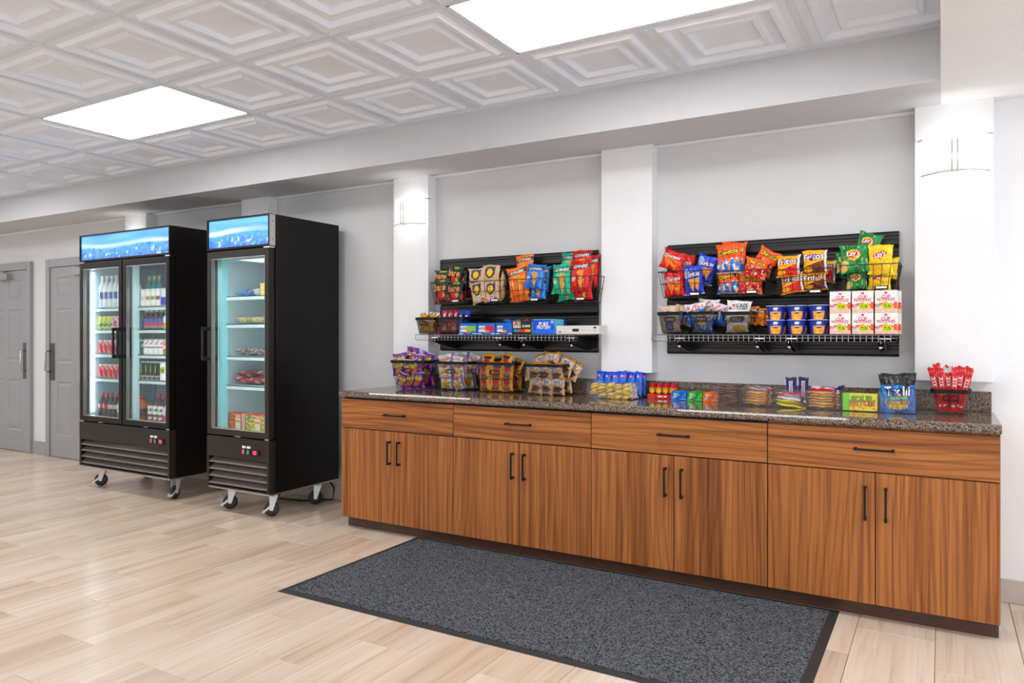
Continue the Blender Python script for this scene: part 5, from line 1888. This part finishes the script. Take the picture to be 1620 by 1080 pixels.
tray('low clear acrylic tray of yellow cracker packs', -1.792, -1.512, 3.925, 4.035, .095)
for r_ in range(5):
    for k in range(5):
        if r_ == 0 and k == 0: continue
        xx = -1.785 + .050 * k + random.uniform(-.006, .006) + (.01 if r_ < 2 else 0)
        o = bag('cracker_pack', 'cracker', 'small yellow cracker pack, low tray, %s layer up, %s from freezer' % (ORD[r_], ORD[k]), 'cracker pack',
                (xx, 3.948 + random.uniform(0, .008), CZ + .011 + .0158 * r_), .030, .056, group='yellow cracker packs', thick=.021, res=(8, 14))
        o.rotation_euler = Euler((R(-90 + random.uniform(-8, 8)), R(random.uniform(-12, 12)), R(-90 + random.uniform(-14, 14))), 'XYZ')
bag('cracker_bag', 'frost_pack', 'white and orange printed pouch at the end of the low cracker tray', 'snack bag', (-1.524, 3.982, CZ + .005), .085, .086, 0, 90, 0, None, thick=.012, res=(14, 14))
tray('tall clear acrylic tray of blue packs behind the cracker tray', -1.80, -1.500, 4.04, 4.165, .10)
for q in range(2):
    for k in range(6):
        bag('blue_pack', 'blue_pack', 'blue wrapped pack with red spot, tall tray %s row, %s from freezer' % (('front', 'back')[q], ORD[k]), 'snack pack', (-1.772 + .0485 * k + .006 * q, 4.072 + .058 * q, CZ + .006), .050, .146 + .008 * q + random.uniform(-.004, .004), random.uniform(-3, 3), random.uniform(-8, 8), 2, 'blue packs in the tall tray', thick=.028, res=(14, 24))

# energy shots in a red carton tray
st = thing('shot_tray', 'low red carton tray of little red and yellow bottles', 'carton', (-1.40, 4.095, CZ))
m = MB(); g = lambda a, b: rgb(206, 20, 40)
m.grid(24, 6, lambda a, b: (-.082 + .164 * a, 0, .026 * b), 0, lambda a, b: W_ if (.32 < a < .72 and .25 < b < .75 and math.sin(a * 120) > -.5) else (rgb(214, 70, 30) if a < .25 else rgb(206, 18, 40)), flat=True)
for a in ((-.082, .001, 0, -.081, .078, .026), (.081, .001, 0, .082, .078, .026), (-.082, .077, 0, .082, .078, .026), (-.082, .001, 0, .082, .078, .001)):
    m.box(*a, 0, rgb(206, 18, 40))
m.build('carton', CARD, st)
def shot(t, z):
    if z > .062: return rgb(206, 14, 40)
    if z > .050: return rgb(226, 200, 60) if math.sin(t * 9 + z * 300) > .2 else rgb(210, 30, 44)
    if z > .030: return rgb(236, 190, 30) if z > .036 or math.sin(t * 4) > 0 else rgb(30, 30, 50)
    return rgb(196, 20, 40)
sp = [(.014, 0), (.0165, .003)] + [(.0168, .006 + .05 * i / 10) for i in range(11)] + [(.014, .064), (.0105, .070), (.0105, .084), (.010, .085)]
for q in range(2):
    for k in range(4):
        drink('shot_bottle', 'shot', 'little red and yellow shot bottle, red tray %s row, %s from freezer' % (('front', 'back')[q], ORD[k]), (-1.462 + .041 * k, 4.117 + .036 * q, CZ + .0015), sp, shot, 'little red and yellow shot bottles')


def gum(c, c2):
    def p(u, v):
        if tri(u, v, (-.72, .22), (-.72, .82), (.30, .58)): return rgb(236, 236, 236)
        if .08 < v < .2 and u > .1 and (v * 40) % 1 > .5: return rgb(220, 226, 236)
        return c if nz(u, v, 2.5, 2) < .15 else c2
    return p


for xa, xb, c, c2, nm in ((-1.322, -1.232, rgb(16, 92, 190), rgb(60, 140, 220), 'blue'), (-1.230, -1.143, rgb(20, 140, 50), rgb(90, 190, 90), 'green'), (-1.141, -1.056, rgb(236, 100, 16), rgb(246, 140, 50), 'orange')):
    pbox('gum_carton', '%s gum carton with white triangle on the counter' % nm, 'carton', ((xa + xb) / 2, 4.04, CZ), (xb - xa - .002, .12, .050), gum(c, c2), (('Trident', -.2, .56, .62, 4, .15, rgb(20, 24, 60), None, 1.3),), 'gum cartons on the counter', side=lambda u, v: tuple(x * .9 for x in c))


def bar(des, lb, x, y, z, w, l, group, thick=.012, yaw=-90, roll=0):
    o = bag('candy_bar', des, lb, 'candy bar', (x, y, z), w, l, group=group, thick=thick, res=(10, 30))
    o.rotation_euler = Euler((R(-90), R(roll), R(yaw)), 'XYZ')
    return o


def stack(des, desc, where, x0, l, y, n, dz, ends=True, start=0, jit=.006):
    for k in range(n):
        bar(des, '%s, %s, %s from the bottom' % (desc, where, ORD[k]), x0 + random.uniform(-jit, jit), y + random.uniform(-.003, .003), CZ + .006 + dz * (k + start) + dz / 2, .044, l, desc + 's', thick=dz * .92, yaw=-90 + random.uniform(-2.5, 2.5))


tray('clear acrylic tray of dark brown bars', -1.040, -.894, 3.885, 4.10, .096)
stack('choc_bar', 'dark brown candy bar', 'first candy tray, front stack', -1.034, .133, 3.918, 7, .0115)
stack('choc_bar', 'dark brown candy bar', 'first candy tray, stack behind', -1.034, .133, 3.972, 7, .0115)
tray('clear acrylic tray of golden bars with red ends', -.892, -.744, 3.895, 4.10, .096)
stack('gold_bar', 'golden candy bar', 'second candy tray', -.884, .130, 3.928, 5, .0135, jit=.008)
for k in range(3):
    bar('redpink_bar' if k % 2 else 'white_bar', 'white and red candy bar topping second candy tray, %s from shopper' % ORD[k], -.880, 3.925 + .05 * k, CZ + .085, .044, .128, 'bars on top of the second tray', yaw=-90 + 6 * k)
tray('clear acrylic tray of yellow, white and red bars', -.742, -.584, 3.895, 4.10, .096)
stack('yellow_bar', 'yellow candy bar', 'third candy tray', -.735, .142, 3.928, 2, .016)
stack('white_bar', 'white and dark candy bar', 'third candy tray, above the yellow ones', -.728, .138, 3.928, 2, .014, start=2.4)
bar('redpink_bar', 'red candy bar on top in the third candy tray', -.738, 3.930, CZ + .074, .044, .148, None)
for k, x in enumerate((-.672, -.612)):
    bag('candy_bar', 'crunch', 'blue and white candy bar upright in third tray, %s from freezer' % ORD[k], 'candy bar', (x, 4.005, CZ + .012), .050, .140, 0, 0, 3, 'upright blue and white bars', thick=.014, res=(16, 40))
tray('clear acrylic tray of golden and red bars, fourth in the row', -.582, -.426, 3.89, 4.10, .096)
stack('gold_bar', 'golden candy bar', 'fourth candy tray', -.575, .142, 3.925, 6, .0135)
bar('redpink_bar', 'red candy bar tilted on top of the fourth candy tray', -.575, 3.935, CZ + .098, .05, .125, None, roll=0)
for k in range(3):
    bar('crunch' if k else 'white_bar', 'white and dark candy bar heaped on fourth candy tray, %s from shopper' % ORD[k], -.572 + .01 * k, 3.985 + .035 * k, CZ + .095, .045, .13, 'bars heaped on the fourth tray', yaw=-84)
tray('clear acrylic tray of a lime and yellow sour-candy pack', -.422, -.260, 3.892, 4.10, .088)


def sour(u, v):
    if u < -.62: return rgb(130, 206, 40)
    if ell(u, v, .62, .42, .18, .16): return rgb(226, 60, 50)
    if ell(u, v, -.35, .42, .25, .2): return rgb(240, 170, 20)
    if v < .22 and nz(u, v, 6, 2) > .15: return rgb(236, 150, 30)
    if nz(u, v, 4, 3) > .35: return rgb(200, 220, 30)
    return rgb(238, 222, 20)


pbox('sour_candy_pack', 'lime and yellow sour-candy pack in its clear tray', 'carton', (-.341, 3.900, CZ + .004), (.150, .03, .080), sour, (('SOUR', .12, .70, .62, 2, .1, rgb(110, 190, 30), rgb(30, 70, 30), 1.1), ('PATCH', .12, .46, .72, 2, .1, rgb(240, 130, 20), rgb(60, 40, 20), 1.1)), side=lambda u, v: rgb(236, 210, 30))
pbox('sour_candy_pack', 'lime and yellow sour-candy pack behind the front one', 'carton', (-.341, 3.945, CZ + .004), (.150, .03, .080), sour)
tray('clear acrylic tray of blue gummy-candy bags with black tops', -.257, -.104, 3.878, 4.08, .100)
bag('candy_bag', 'trolli', 'blue gummy-candy bag with black top at the front of its tray', 'candy bag', (-.181, 3.900, CZ + .004), .150, .162, 0, 0, 2, 'blue gummy-candy bags', thick=.036, seed=1, res=(44, 56))
for k in range(2):
    bag('candy_bag', 'trolli', 'blue gummy-candy bag with black top, %s in its tray' % ('second', 'third')[k], 'candy bag', (-.185 + .008 * k, 3.950 + .045 * k, CZ + .004), .148, .178 + .004 * k, -1, 2, 3, 'blue gummy-candy bags', thick=.036, seed=2, res=(26, 34))
